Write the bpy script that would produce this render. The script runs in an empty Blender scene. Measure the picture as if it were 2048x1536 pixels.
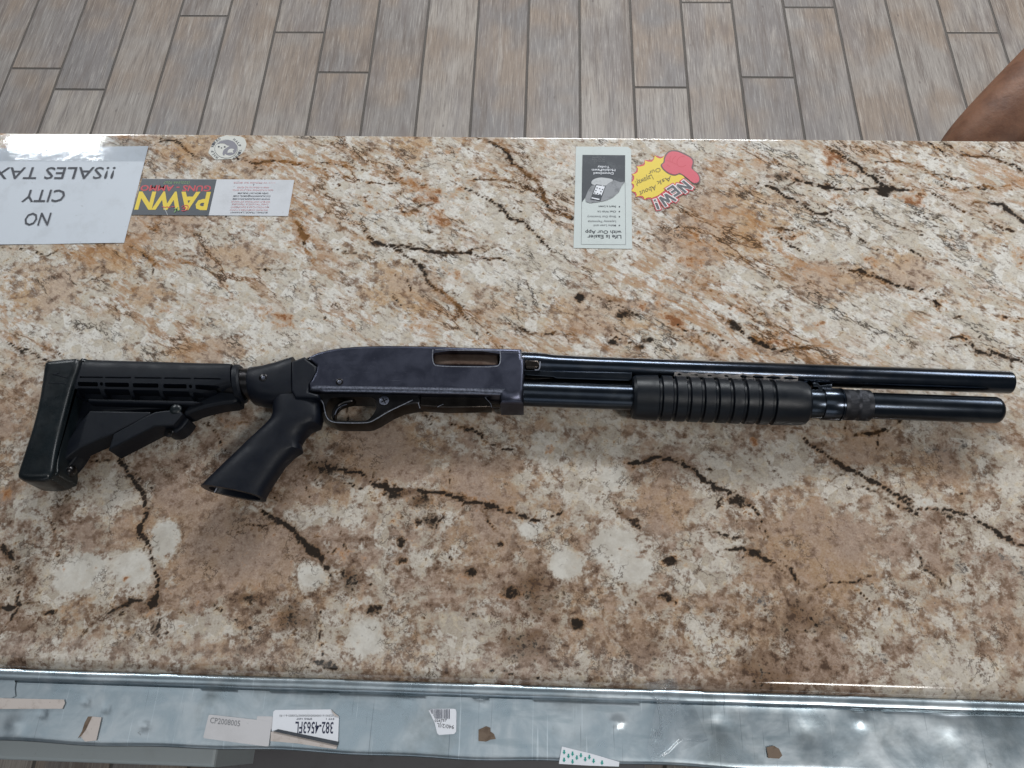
import bpy, bmesh, math, random
import numpy as np
from mathutils import Vector, Matrix

random.seed(7)
RNG = np.random.default_rng(11)
scene = bpy.context.scene
col = scene.collection
PI = math.pi

# ------------------------------------------------------------------ camera
CT = 0.98            # height of the counter top above the floor
HC = 0.66            # height of the camera above the counter top
FPX = 1538.0         # focal length in pixels of the 2048 px wide picture
AX = np.array([[0.9992, 0.0192, -0.0342], [0.0317, -0.9092, 0.4152], [-0.0231, -0.4160, -0.9091]])
AX[0] /= np.linalg.norm(AX[0])
AX[1] -= AX[0] * (AX[0] @ AX[1]); AX[1] /= np.linalg.norm(AX[1])
AX[2] = np.cross(AX[0], AX[1])
CAM = np.array([0.0, 0.0, CT + HC])

cam_d = bpy.data.cameras.new('camera')
cam_d.sensor_fit = 'HORIZONTAL'
cam_d.sensor_width = 36.0
cam_d.lens = 36.0 * FPX / 2048.0
cam_d.clip_start = 0.02
cam_d.clip_end = 60.0
cam = bpy.data.objects.new('camera', cam_d)
col.objects.link(cam)
rm = Matrix([[AX[i][0], -AX[i][1], -AX[i][2]] for i in range(3)])
cam.matrix_world = Matrix.Translation(Vector(CAM)) @ rm.to_4x4()
scene.camera = cam

# ------------------------------------------------------------------ world, lamps, exposure
world = bpy.data.worlds.new('World')
scene.world = world
world.use_nodes = True
wb = world.node_tree.nodes['Background']
wb.inputs[0].default_value = (0.80, 0.90, 1.0, 1)
wb.inputs[1].default_value = 0.12


def area(name, loc, sx, sy, power, color=(1, 1, 1), rot=(0, 0, 0)):
    d = bpy.data.lights.new(name, 'AREA')
    d.shape = 'RECTANGLE'
    d.size, d.size_y, d.energy, d.color = sx, sy, power, color
    o = bpy.data.objects.new(name, d)
    col.objects.link(o)
    o.location = loc
    o.rotation_euler = rot
    return o


CEIL = CT + 1.75
area('ceiling_lamp', (-2.00, 2.66, CEIL), 0.36, 1.10, 62, (0.93, 0.97, 1.0))
area('ceiling_lamp', (0.45, 2.85, CEIL), 1.2, 0.6, 100, (0.95, 0.98, 1.0))
area('ceiling_lamp', (2.5, 2.2, CEIL), 0.6, 1.2, 66, (0.95, 0.98, 1.0))
area('ceiling_lamp', (0.95, -0.62, CEIL), 0.45, 0.30, 17, (1.0, 0.98, 0.95))
area('ceiling_bounce', (-0.62, -0.12, CEIL), 2.1, 0.7, 4.2, (0.94, 0.98, 1.0))  # no fixture: dim area added as ceiling bounce for the metal edge
area('back_fill', (-0.4, -3.2, CT + 0.9), 2.4, 1.3, 10, (0.86, 0.93, 1.0), (math.radians(90), 0, 0))  # unseen soft area added behind the camera to brighten faces turned that way

vs = scene.view_settings
vs.view_transform = 'Standard'
vs.look = 'None'
vs.gamma = 1.0
vs.exposure = -0.13
vs.use_curve_mapping = False
scene.cycles.use_denoising = True
scene.cycles.max_bounces = 6


# ------------------------------------------------------------------ helpers
def P(px, py, h=0.0):
    """point of the place, h above the counter top, that the photograph shows at px, py"""
    d = AX @ np.array([px - 1024.0, py - 768.0, FPX])
    t = (CT + h - CAM[2]) / d[2]
    return Vector(CAM + d * t)


def srgb(r, g, b):
    f = lambda c: (c / 255 / 12.92) if c / 255 <= 0.04045 else ((c / 255 + 0.055) / 1.055) ** 2.4
    return (f(r), f(g), f(b), 1.0)


class NT:
    def __init__(self, name):
        self.m = bpy.data.materials.new(name)
        self.m.use_nodes = True
        self.t = self.m.node_tree
        self.b = self.t.nodes['Principled BSDF']

    def set(self, sock, v):
        if isinstance(v, bpy.types.NodeSocket):
            self.t.links.new(v, sock)
        elif v is not None:
            if sock.type == 'RGBA' and isinstance(v, (int, float)):
                v = (v, v, v, 1)
            sock.default_value = v

    def n(self, typ, **kw):
        o = self.t.nodes.new(typ)
        for k, v in kw.items():
            setattr(o, k, v)
        return o

    def coord(self, which='Object'):
        return self.n('ShaderNodeTexCoord').outputs[which]

    def attr(self, name, out='Color'):
        return self.n('ShaderNodeAttribute', attribute_name=name).outputs[out]

    def mapping(self, vec, scale=(1, 1, 1), rot=(0, 0, 0), loc=(0, 0, 0)):
        o = self.n('ShaderNodeMapping')
        self.set(o.inputs['Vector'], vec)
        self.set(o.inputs['Scale'], scale)
        self.set(o.inputs['Rotation'], rot)
        self.set(o.inputs['Location'], loc)
        return o.outputs[0]

    def noise(self, vec, scale, detail=4, rough=0.55, dist=0.0, out='Fac'):
        o = self.n('ShaderNodeTexNoise')
        self.set(o.inputs['Vector'], vec)
        self.set(o.inputs['Scale'], scale)
        self.set(o.inputs['Detail'], detail)
        self.set(o.inputs['Roughness'], rough)
        self.set(o.inputs['Distortion'], dist)
        return o.outputs[out]

    def voro(self, vec, scale, out='Distance', feature='F1'):
        o = self.n('ShaderNodeTexVoronoi', feature=feature)
        self.set(o.inputs['Vector'], vec)
        self.set(o.inputs['Scale'], scale)
        return o.outputs[out]

    def math(self, op, a, b=None, c=None, clamp=False):
        o = self.n('ShaderNodeMath', operation=op, use_clamp=clamp)
        for i, v in enumerate((a, b, c)):
            if v is not None:
                self.set(o.inputs[i], v)
        return o.outputs[0]

    def sstep(self, x, lo, hi):
        o = self.n('ShaderNodeMapRange', interpolation_type='SMOOTHSTEP')
        self.set(o.inputs['Value'], x)
        self.set(o.inputs['From Min'], lo)
        self.set(o.inputs['From Max'], hi)
        return o.outputs[0]

    def mix(self, fac, a, b, blend='MIX'):
        o = self.n('ShaderNodeMix', data_type='RGBA', blend_type=blend)
        self.set(o.inputs[0], fac)
        self.set(o.inputs[6], a)
        self.set(o.inputs[7], b)
        return o.outputs[2]

    def sep(self, c):
        o = self.n('ShaderNodeSeparateColor')
        self.set(o.inputs[0], c)
        return o.outputs

    def bump(self, h, strength=0.2, dist=0.001):
        o = self.n('ShaderNodeBump')
        self.set(o.inputs['Height'], h)
        self.set(o.inputs['Strength'], strength)
        self.set(o.inputs['Distance'], dist)
        self.set(self.b.inputs['Normal'], o.outputs[0])
        return o.outputs[0]

    def bsdf(self, **kw):
        names = {'color': 'Base Color', 'rough': 'Roughness', 'metal': 'Metallic', 'spec': 'Specular IOR Level',
                 'coat': 'Coat Weight', 'coat_rough': 'Coat Roughness', 'sss': 'Subsurface Weight'}
        for k, v in kw.items():
            self.set(self.b.inputs[names[k]], v)
        return self.m


def simple(name, color, rough=0.5, metal=0.0, spec=0.5, coat=0.0, var=0.0, vs_=300, bump=0.0, bs=900):
    k = NT(name)
    c = color
    co = k.coord()
    if var:
        n = k.noise(co, vs_, 5, 0.6)
        c = k.mix(k.sstep(n, 0.3, 0.7), tuple(x * (1 - var) for x in color[:3]) + (1,),
                  tuple(min(1, x * (1 + var)) for x in color[:3]) + (1,))
    if bump:
        k.bump(k.noise(co, bs, 2, 0.5), bump, 0.0006)
    if bump:
        rough = k.math('ADD', rough - 0.07, k.math('MULTIPLY', k.sstep(k.noise(co, 55, 6, 0.7), 0.35, 0.7), 0.16))
    return k.bsdf(color=c, rough=rough, metal=metal, spec=spec, coat=coat, coat_rough=0.04)


def mesh_obj(name, verts, faces, mats, parent=None, smooth=35, midx=None):
    me = bpy.data.meshes.new(name)
    me.from_pydata([tuple(v) for v in verts], [], faces)
    me.validate()
    for m in (mats if isinstance(mats, (list, tuple)) else [mats]):
        me.materials.append(m)
    if midx is not None and len(midx) == len(me.polygons):
        me.polygons.foreach_set('material_index', midx)
    if smooth:
        me.polygons.foreach_set('use_smooth', [True] * len(me.polygons))
        me.set_sharp_from_angle(angle=math.radians(smooth))
    bm = bmesh.new(); bm.from_mesh(me)
    bmesh.ops.recalc_face_normals(bm, faces=bm.faces)
    bm.to_mesh(me); bm.free()
    o = bpy.data.objects.new(name, me)
    col.objects.link(o)
    put(o, parent)
    return o


def put(o, parent):
    """parts are modelled in place: an Empty's position is taken out, a mesh part stands at the origin"""
    if parent is not None:
        o.parent = parent
        if parent.type == 'EMPTY':
            o.matrix_parent_inverse = Matrix.Translation(-parent.location)
    return o


def tag(o, label=None, cat=None, group=None, kind=None):
    for k, v in (('label', label), ('category', cat), ('group', group), ('kind', kind)):
        if v:
            o[k] = v
    return o


def thing(name, label, cat, loc, group=None):
    o = bpy.data.objects.new(name, None)
    o.empty_display_size = 0.02
    col.objects.link(o)
    o.location = loc
    return tag(o, label, cat, group)


def chaikin(pts, it=2, closed=True):
    pts = [tuple(p) for p in pts]
    for _ in range(it):
        out = []
        n = len(pts)
        for i in range(n if closed else n - 1):
            a, b = np.array(pts[i]), np.array(pts[(i + 1) % n])
            out += [tuple(a * .75 + b * .25), tuple(a * .25 + b * .75)]
        if not closed:
            out = [pts[0]] + out + [pts[-1]]
        pts = out
    return pts


def poly_offset(pts, d):
    """move every corner of a closed outline inwards by its own d"""
    n = len(pts)
    A = sum(pts[i][0] * pts[(i + 1) % n][1] - pts[(i + 1) % n][0] * pts[i][1] for i in range(n))
    s = 1 if A > 0 else -1
    out = []
    for i in range(n):
        p0, p1, p2 = np.array(pts[i - 1]), np.array(pts[i]), np.array(pts[(i + 1) % n])
        e1 = p1 - p0; e2 = p2 - p1
        e1 = e1 / (np.linalg.norm(e1) + 1e-12); e2 = e2 / (np.linalg.norm(e2) + 1e-12)
        n1 = np.array([-e1[1], e1[0]]) * s; n2 = np.array([-e2[1], e2[0]]) * s
        m = n1 + n2
        l = np.linalg.norm(m)
        m = m / l if l > 1e-6 else n1
        k = 1 / max(0.5, float(m @ n1))
        out.append(tuple(p1 + m * d[i] * k))
    for _ in range(12):          # where a tight corner would fold over, let it close up instead
        bad = 0
        for i in range(n):
            j = (i + 1) % n
            e0 = np.array(pts[j]) - np.array(pts[i]); e1 = np.array(out[j]) - np.array(out[i])
            if e0 @ e1 < 0:
                m = tuple((np.array(out[i]) + np.array(out[j])) / 2)
                out[i] = out[j] = m
                bad += 1
        if not bad:
            break
    return out


def slab(name, px, lo, hi, mats, parent, b=0.001, segs=3, href=None, smooth_it=0, edge=None, pxs=None, angle=35, foot=0.0):
    """outline (picture points seen at height href) standing from lo to hi above the counter, top edge rounded by b"""
    if smooth_it:
        px = chaikin(px, smooth_it)
    bs = [q[2] if len(q) > 2 else b for q in px]
    hr = href if href is not None else hi - (b if b else 0)
    xy = [tuple(P(q[0], q[1], hr)[:2]) for q in px]
    n = len(xy)
    rings = [([foot] * n, [lo] * n), ([foot * .3] * n, [lo + foot * .35] * n), ([0] * n, [lo + foot] * n)] if foot else [([0] * n, [lo] * n)]
    for k in range(segs + 1):
        a = PI / 2 * k / segs
        rings.append(([q * (1 - math.cos(a)) for q in bs], [hi - q * (1 - math.sin(a)) for q in bs]))
    if b > 0:
        rings.append(([q + .0004 for q in bs], [hi] * n))
    V, F, M = [], [], []
    for off, hh in rings:
        r = poly_offset(xy, off)
        V += [(x, y, CT + z) for (x, y), z in zip(r, hh)]
    R = len(rings)
    for r in range(R - 1):
        for i in range(n):
            j = (i + 1) % n
            F.append((r * n + i, r * n + j, (r + 1) * n + j, (r + 1) * n + i))
            M.append(1 if (edge and edge(r, i, j, bs)) else 0)
    F.append(tuple((R - 1) * n + i for i in range(n))); M.append(0)
    F.append(tuple(reversed(range(n)))); M.append(0)
    return mesh_obj(name, V, F, mats, parent, angle, M)


def loft(name, st, mats, parent, n=28, angle=40, cap=True):
    """rings between two picture points: (ax, ay, bx, by, centre height, half thickness, squareness)"""
    V, F = [], []
    for ax, ay, bx, by, hc, ht, e in st:
        A, B = P(ax, ay, hc), P(bx, by, hc)
        c, u = (A + B) / 2, (B - A) / 2
        for k in range(n):
            t = 2 * PI * k / n
            cc, ss = math.cos(t), math.sin(t)
            f = lambda v: math.copysign(abs(v) ** (2 / e), v)
            V.append(c + u * f(cc) + Vector((0, 0, ht * f(ss))))
    for r in range(len(st) - 1):
        for k in range(n):
            j = (k + 1) % n
            F.append((r * n + k, r * n + j, (r + 1) * n + j, (r + 1) * n + k))
    if cap:
        F.append(tuple(reversed(range(n))))
        F.append(tuple((len(st) - 1) * n + k for k in range(n)))
    return mesh_obj(name, V, F, mats, parent, angle)


def turned(name, A, B, prof, mats, parent, n=40, angle=35, ends=True, limit=None, mi=None):
    """a turned piece from A to B; prof = (distance along in metres, radius)"""
    d = (B - A).normalized()
    side = d.cross(Vector((0, 0, 1))).normalized()
    up = side.cross(d).normalized()
    V, F, M = [], [], []
    for s, r in prof:
        c = A + d * s
        for k in range(n):
            t = 2 * PI * k / n
            rr = limit(t, r) if limit else r
            V.append(c + side * (math.cos(t) * rr) + up * (math.sin(t) * rr))
    for q in range(len(prof) - 1):
        for k in range(n):
            j = (k + 1) % n
            F.append((q * n + k, q * n + j, (q + 1) * n + j, (q + 1) * n + k))
            M.append(mi[q] if mi else 0)
    if ends:
        F.append(tuple(reversed(range(n)))); M.append(0)
        F.append(tuple((len(prof) - 1) * n + k for k in range(n))); M.append(0)
    return mesh_obj(name, V, F, mats, parent, angle, M)


def cut(o, cutter):
    """take the cutter's volume out of o"""
    m = o.modifiers.new('cut', 'BOOLEAN')
    m.operation = 'DIFFERENCE'; m.solver = 'EXACT'; m.object = cutter
    dg = bpy.context.evaluated_depsgraph_get()
    me = bpy.data.meshes.new_from_object(o.evaluated_get(dg))
    o.modifiers.remove(m)
    old = o.data
    o.data = me
    me.name = old.name
    me.set_sharp_from_angle(angle=math.radians(32))
    bpy.data.meshes.remove(old)
    cd = cutter.data
    bpy.data.objects.remove(cutter)
    bpy.data.meshes.remove(cd)
    return o


def join_data(objs, name):
    """one cutter out of several"""
    V, F = [], []
    for o in objs:
        k = len(V)
        V += [tuple(o.matrix_world @ v.co) for v in o.data.vertices]
        F += [tuple(k + i for i in p.vertices) for p in o.data.polygons]
        d = o.data
        bpy.data.objects.remove(o); bpy.data.meshes.remove(d)
    return mesh_obj(name, V, F, [], None, 0)


def disc(name, px, py, h, r, mats, parent, n=24, t=0.0015, dome=0.0):
    c = P(px, py, h)
    prof = [(0, r), (t * .7, r), (t, r * .85)]
    if dome:
        prof = [(0, r)] + [(dome * math.sin(a), r * math.cos(a)) for a in (0.3, 0.7, 1.1, 1.4)]
    A = Vector((c.x, c.y, c.z)); V, F = [], []
    for s, rr in prof:
        for k in range(n):
            a = 2 * PI * k / n
            V.append((A.x + rr * math.cos(a), A.y + rr * math.sin(a), A.z + s))
    for q in range(len(prof) - 1):
        for k in range(n):
            j = (k + 1) % n
            F.append((q * n + k, q * n + j, (q + 1) * n + j, (q + 1) * n + k))
    F.append(tuple((len(prof) - 1) * n + k for k in range(n)))
    F.append(tuple(reversed(range(n))))
    return mesh_obj(name, V, F, mats, parent, 35)


def sheet(name, px, h, mats, parent, thick=0.00025, smooth_it=0, curl=None):
    """a thin flat piece (paper, sticker, print) of real thickness lying at height h"""
    if smooth_it:
        px = chaikin(px, smooth_it)
    xy = [P(q[0], q[1], h) for q in px]
    n = len(xy)
    V = [(p.x, p.y, p.z) for p in xy] + [(p.x, p.y, p.z + thick) for p in xy]
    F = [tuple(range(n, 2 * n)), tuple(reversed(range(n)))] + \
        [(i, (i + 1) % n, n + (i + 1) % n, n + i) for i in range(n)]
    return mesh_obj(name, V, F, mats, parent, 0)


_font = {}


def glyphs(s, bold=0.0):
    if (s, bold) in _font:
        return _font[(s, bold)]
    cu = bpy.data.curves.new('t', 'FONT')
    cu.body = s; cu.offset = bold; cu.resolution_u = 2; cu.fill_mode = 'FRONT'
    o = bpy.data.objects.new('t', cu)
    col.objects.link(o)
    dg = bpy.context.evaluated_depsgraph_get()
    me = bpy.data.meshes.new_from_object(o.evaluated_get(dg))
    V = [(v.co.x, v.co.y) for v in me.vertices]
    F = [tuple(p.vertices) for p in me.polygons]
    bpy.data.objects.remove(o); bpy.data.curves.remove(cu); bpy.data.meshes.remove(me)
    _font[(s, bold)] = (V, F)
    return V, F


def text(name, s, bl, br, tl, h, mat, parent, bold=0.0, ref=None):
    """flat print: the word's box runs from bl to br (reading direction) and bl to tl (upwards), picture points at h"""
    V, F = glyphs(s, bold)
    R, _ = glyphs(ref or s, 0.0)
    x0, x1 = min(v[0] for v in R), max(v[0] for v in R)
    y0, y1 = 0.0, max(v[1] for v in R)
    a, u, w = P(*bl, h), P(*br, h) - P(*bl, h), P(*tl, h) - P(*bl, h)
    VV = [a + u * ((x - x0) / (x1 - x0)) + w * ((y - y0) / (y1 - y0)) for x, y in V]
    return mesh_obj(name, VV, F, mat, parent, 0)


def stroke(name, lines, w, h, mat, parent, closed=False):
    """pen or printed lines of width w metres"""
    V, F = [], []
    for pts in lines:
        q = [P(p[0], p[1], h) for p in chaikin(pts, 2, False)]
        k = len(V)
        for i, p in enumerate(q):
            t = (q[min(i + 1, len(q) - 1)] - q[max(i - 1, 0)]).normalized()
            s = Vector((-t.y, t.x, 0)) * w / 2
            V += [p + s, p - s]
        F += [(k + 2 * i, k + 2 * i + 1, k + 2 * i + 3, k + 2 * i + 2) for i in range(len(q) - 1)]
    return mesh_obj(name, V, F, mat, parent, 0)


def rrect(x0, x1, y0, y1, r, dy=0.0):
    """a rectangle with round corners, its right end lowered by dy"""
    out = []
    for cx, cy, a0 in ((x1 - r, y1 - r, 0), (x0 + r, y1 - r, 90), (x0 + r, y0 + r, 180), (x1 - r, y0 + r, 270)):
        for a in (0, 30, 60, 90):
            t = math.radians(a0 + a)
            x = cx + r * math.cos(t)
            out.append((x, cy + r * math.sin(t) + dy * (x - x0) / (x1 - x0)))
    return out


def zoomed(pts, x0, y0, k):
    return [(x0 + p[0] / k, y0 + p[1] / k) + tuple(p[2:]) for p in pts]


# ------------------------------------------------------------------ materials
def granite():
    k = NT('granite')
    co = k.coord('Object')
    s1 = k.sep(k.attr('stone'))          # red: white/pink, green: dark veins, blue: rust
    s2 = k.sep(k.attr('stone_two'))      # red: brown zones, green: slate grey clouds, blue: far half (streaky grain, lighter colours)
    tone, dark, rust = s1[0], s1[1], s1[2]
    brown, slate, streak = s2[0], s2[1], s2[2]
    rot = k.mapping(co, (1, 1, 1), (0, 0, math.radians(32)))
    strk = k.mapping(rot, (0.62, 1.28, 1))
    crystal = k.sep(k.attr('stone_three'))[0]
    warp = k.noise(co, 26, 3, 0.55, out='Color')
    wv = k.n('ShaderNodeVectorMath', operation='MULTIPLY_ADD')
    k.set(wv.inputs[0], warp); k.set(wv.inputs[1], (0.007, 0.007, 0)); k.set(wv.inputs[2], co)
    wco = wv.outputs[0]
    nA = k.noise(strk, 80, 8, 0.66, 0.25)
    nB = k.noise(wco, 60, 8, 0.64, 0.15)
    mx = k.n('ShaderNodeMix', data_type='FLOAT')
    k.set(mx.inputs[0], streak); k.set(mx.inputs[2], nB); k.set(mx.inputs[3], nA)
    n1 = k.math('SUBTRACT', mx.outputs[0], 0.5)
    nC = k.noise(wco, 230, 6, 0.66)
    nCs = k.noise(k.mapping(rot, (0.72, 1.25, 1)), 230, 6, 0.66, 0.2)
    mx = k.n('ShaderNodeMix', data_type='FLOAT')
    k.set(mx.inputs[0], streak); k.set(mx.inputs[2], nC); k.set(mx.inputs[3], nCs)
    n2 = k.math('SUBTRACT', mx.outputs[0], 0.5)
    n3 = k.math('SUBTRACT', k.noise(k.mapping(wco, loc=(4, 7, 2)), 95, 7, 0.68), 0.5)
    nD = k.noise(co, 620, 3, 0.65)
    nE = k.math('SUBTRACT', k.noise(wco, 15, 4, 0.55), 0.5)
    vc = k.n('ShaderNodeTexVoronoi', feature='F1')
    k.set(vc.inputs['Vector'], wco); k.set(vc.inputs['Scale'], 95.0)
    cell = k.sep(vc.outputs['Color'])[0]
    lin = lambda *tt: __import__('functools').reduce(lambda p, q: k.math('ADD', p, q), [k.math('MULTIPLY', x, w) for x, w in tt])
    # white against pink feldspar, each in a near and a far tone
    t = lin((tone, 0.46), (n1, 2.3), (n2, 1.3), (nE, 1.0))
    wm = k.sstep(t, -0.24, 0.34)
    pink = k.mix(k.sstep(nE, -0.12, 0.12), k.mix(streak, srgb(154, 131, 114), srgb(186, 164, 144)), k.mix(streak, srgb(160, 130, 100), srgb(188, 156, 120)))  # near tones darker: part stone, part painted shade of the person at the camera
    pink = k.mix(k.math('MULTIPLY', k.sstep(n2, -0.02, 0.16), 0.8), pink, k.mix(streak, srgb(180, 156, 138), srgb(208, 186, 162)))
    pink = k.mix(k.math('MULTIPLY', k.sstep(n3, 0.0, -0.16), 0.75), pink, srgb(134, 110, 96))
    white = k.mix(k.sstep(cell, 0.1, 0.9), k.mix(streak, srgb(174, 162, 146), srgb(200, 191, 176)), k.mix(streak, srgb(202, 194, 182), srgb(224, 220, 212)))  # near whites dimmed the same way, shade included in the colour
    white = k.mix(k.math('MULTIPLY', k.sstep(n2, 0.02, -0.14), 0.75), white, srgb(160, 148, 138))
    white = k.mix(k.math('MULTIPLY', k.sstep(n3, 0.02, 0.14), 0.6), white, srgb(203, 188, 163))
    c = k.mix(wm, pink, white)
    c = k.mix(0.32, c, k.mix(k.sstep(nD, 0.3, 0.7), k.mix(0.5, c, srgb(96, 80, 68)), k.mix(0.35, c, srgb(228, 222, 214))))
    # large clear crystals
    cm = k.sstep(lin((crystal, 1.0), (n3, 0.9), (n2, 0.9)), 0.40, 0.64)
    clear = k.mix(k.sstep(n1, -0.1, 0.1), srgb(188, 182, 172), srgb(206, 202, 194))
    c = k.mix(k.math('MULTIPLY', cm, 0.72), c, clear)
    # grey-brown rims and cloudy grains between them
    rim = k.math('SUBTRACT', 1.0, k.math('ABSOLUTE', k.math('MULTIPLY', t, 3.2)), clamp=True)
    rim = k.math('MULTIPLY', k.math('MULTIPLY', rim, k.sstep(n3, 0.03, -0.08)), k.math('SUBTRACT', 1.0, cm))
    c = k.mix(k.math('MULTIPLY', rim, 0.8), c, srgb(118, 97, 82))
    bz = lin((brown, 0.46), (n3, -3.0), (n2, -2.3), (wm, -0.24), (cm, -1.0))
    c = k.mix(k.math('MULTIPLY', k.sstep(bz, 0.05, 0.62), 0.72), c, srgb(112, 88, 70))
    c = k.mix(k.math('MULTIPLY', k.sstep(bz, 0.55, 0.95), 0.8), c, srgb(64, 48, 38))
    # rust
    rr = lin((rust, 0.68), (n3, 2.4), (n2, 1.8))
    c = k.mix(k.math('MULTIPLY', k.sstep(rr, 0.30, 0.80), 0.62), c, srgb(176, 124, 74))
    c = k.mix(k.math('MULTIPLY', k.sstep(rr, 0.66, 1.0), 0.8), c, srgb(122, 70, 34))
    # slate clouds
    sl = lin((slate, 0.8), (nB, 1.0), (n2, 2.2), (n3, 1.6))
    c = k.mix(k.math('MULTIPLY', k.sstep(sl, 0.90, 1.32), 0.82), c, srgb(60, 58, 62))
    # dark mica veins
    dk = lin((dark, 1.5), (n2, 2.5), (n3, 1.3), (n1, 0.6), (crystal, -0.5))
    c = k.mix(k.math('MULTIPLY', k.sstep(dk, 0.30, 0.66), 0.62), c, srgb(112, 84, 58))
    c = k.mix(k.math('MULTIPLY', k.sstep(dk, 0.56, 0.98), 0.95), c, srgb(32, 27, 23))
    # loose specks and hairlines
    sp = k.math('ADD', k.noise(wco, 150, 5, 0.72), k.math('MULTIPLY', k.math('SUBTRACT', nD, 0.5), 0.3))
    c = k.mix(k.math('MULTIPLY', k.sstep(sp, 0.635, 0.71), k.math('MULTIPLY', k.math('SUBTRACT', 1.0, cm), 0.75)), c, srgb(74, 56, 44))
    sp2 = k.noise(k.mapping(strk, (1, 2.2, 1), loc=(3, 1, 0)), 95, 5, 0.7)
    sp2 = k.math('MULTIPLY', k.sstep(sp2, 0.655, 0.71), k.math('ADD', k.math('MULTIPLY', streak, 0.6), 0.1))
    c = k.mix(sp2, c, srgb(66, 52, 44))
    # branching hairline veins: long diagonals in the far half, short and tangled in the near half
    inv = k.math('SUBTRACT', 1.0, streak)
    va = k.mapping(rot, (0.45, 1.2, 1))
    l0 = k.math('ABSOLUTE', k.math('SUBTRACT', k.noise(va, 30, 9, 0.66, 0.2), 0.5))
    l0 = k.math('MULTIPLY', k.sstep(l0, 0.055, 0.01), k.sstep(k.noise(va, 13, 4), 0.44, 0.62))
    c = k.mix(k.math('MULTIPLY', k.math('MULTIPLY', l0, streak), 0.62), c, srgb(164, 116, 68))
    l1 = k.math('ABSOLUTE', k.math('SUBTRACT', k.noise(va, 30, 9, 0.66, 0.2), 0.5))
    l1 = k.math('MULTIPLY', k.sstep(l1, 0.020, 0.004), k.sstep(k.noise(k.mapping(va, loc=(5, 5, 0)), 22, 5), 0.50, 0.60))
    c = k.mix(k.math('MULTIPLY', k.math('MULTIPLY', l1, streak), 0.88), c, srgb(52, 42, 34))
    l2 = k.math('ABSOLUTE', k.math('SUBTRACT', k.noise(k.mapping(va, (1.2, 1, 1), loc=(1.7, 3.1, 0)), 58, 8, 0.66, 0.2), 0.5))
    l2 = k.math('MULTIPLY', k.sstep(l2, 0.022, 0.004), k.sstep(k.noise(k.mapping(co, loc=(2, 8, 0)), 30, 4), 0.55, 0.64))
    c = k.mix(k.math('MULTIPLY', k.math('MULTIPLY', l2, streak), 0.85), c, srgb(66, 54, 44))
    hl = k.math('ABSOLUTE', k.math('SUBTRACT', k.noise(wco, 34, 9, 0.66), 0.5))
    hl = k.math('MULTIPLY', k.sstep(hl, 0.018, 0.002), k.sstep(k.noise(co, 30, 3), 0.48, 0.58))
    c = k.mix(k.math('MULTIPLY', k.math('MULTIPLY', hl, inv), 0.75), c, srgb(72, 56, 46))
    rgh = k.math('ADD', 0.045, k.math('MULTIPLY', k.sstep(k.noise(co, 9, 4, 0.6), 0.35, 0.75), 0.09))
    k.bump(k.noise(co, 40, 2, 0.5), 0.02, 0.0006)
    return k.bsdf(color=c, rough=rgh, spec=0.5)


def wood_tile():
    k = NT('wood_tile')
    co = k.coord('Object')
    rnd = k.n('ShaderNodeObjectInfo').outputs['Random']
    off = k.n('ShaderNodeCombineXYZ')
    k.set(off.inputs[0], k.math('MULTIPLY', rnd, 37.0)); k.set(off.inputs[1], k.math('MULTIPLY', rnd, 91.0))
    ad = k.n('ShaderNodeVectorMath', operation='ADD')
    k.set(ad.inputs[0], co); k.set(ad.inputs[1], off.outputs[0])
    v = ad.outputs[0]
    grain = k.mapping(v, (1, 0.055, 1))
    g1 = k.noise(grain, 150, 8, 0.70, 0.3)
    g2 = k.noise(k.mapping(v, (1, 0.09, 1)), 30, 6, 0.62, 0.5)
    g3 = k.noise(k.mapping(v, (1, 0.22, 1)), 11, 5, 0.6, 0.2)
    g0 = k.noise(k.mapping(v, (1, 0.035, 1)), 420, 5, 0.7)
    base = k.mix(rnd, srgb(142, 134, 126), srgb(108, 104, 103))
    base = k.mix(k.sstep(k.noise(k.mapping(v, loc=(9, 2, 0)), 4.5, 2), 0.4, 0.62), base, srgb(126, 113, 102))
    c = k.mix(k.math('MULTIPLY', k.sstep(g3, 0.44, 0.66), 0.75), base, srgb(112, 106, 104))
    c = k.mix(k.math('MULTIPLY', k.sstep(g2, 0.52, 0.70), 0.75), c, srgb(98, 88, 82))
    c = k.mix(k.math('MULTIPLY', k.sstep(g2, 0.44, 0.30), 0.5), c, srgb(154, 147, 140))
    c = k.mix(k.math('MULTIPLY', k.sstep(g1, 0.50, 0.68), 0.6), c, srgb(86, 77, 72))
    c = k.mix(k.math('MULTIPLY', k.sstep(g0, 0.48, 0.66), 0.45), c, srgb(82, 74, 69))
    c = k.mix(k.math('MULTIPLY', k.sstep(g0, 0.46, 0.34), 0.35), c, srgb(176, 170, 163))
    kn = k.voro(k.mapping(v, (1, 0.4, 1)), 6.5)
    c = k.mix(k.math('MULTIPLY', k.sstep(kn, 0.13, 0.02), 0.6), c, srgb(98, 88, 84))
    dots = k.voro(k.mapping(v, (1, 0.55, 1)), 17)
    c = k.mix(k.math('MULTIPLY', k.sstep(dots, 0.07, 0.03), 0.55), c, srgb(84, 76, 74))
    k.bump(g1, 0.12, 0.0006)
    return k.bsdf(color=c, rough=0.42, spec=0.4)


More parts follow.
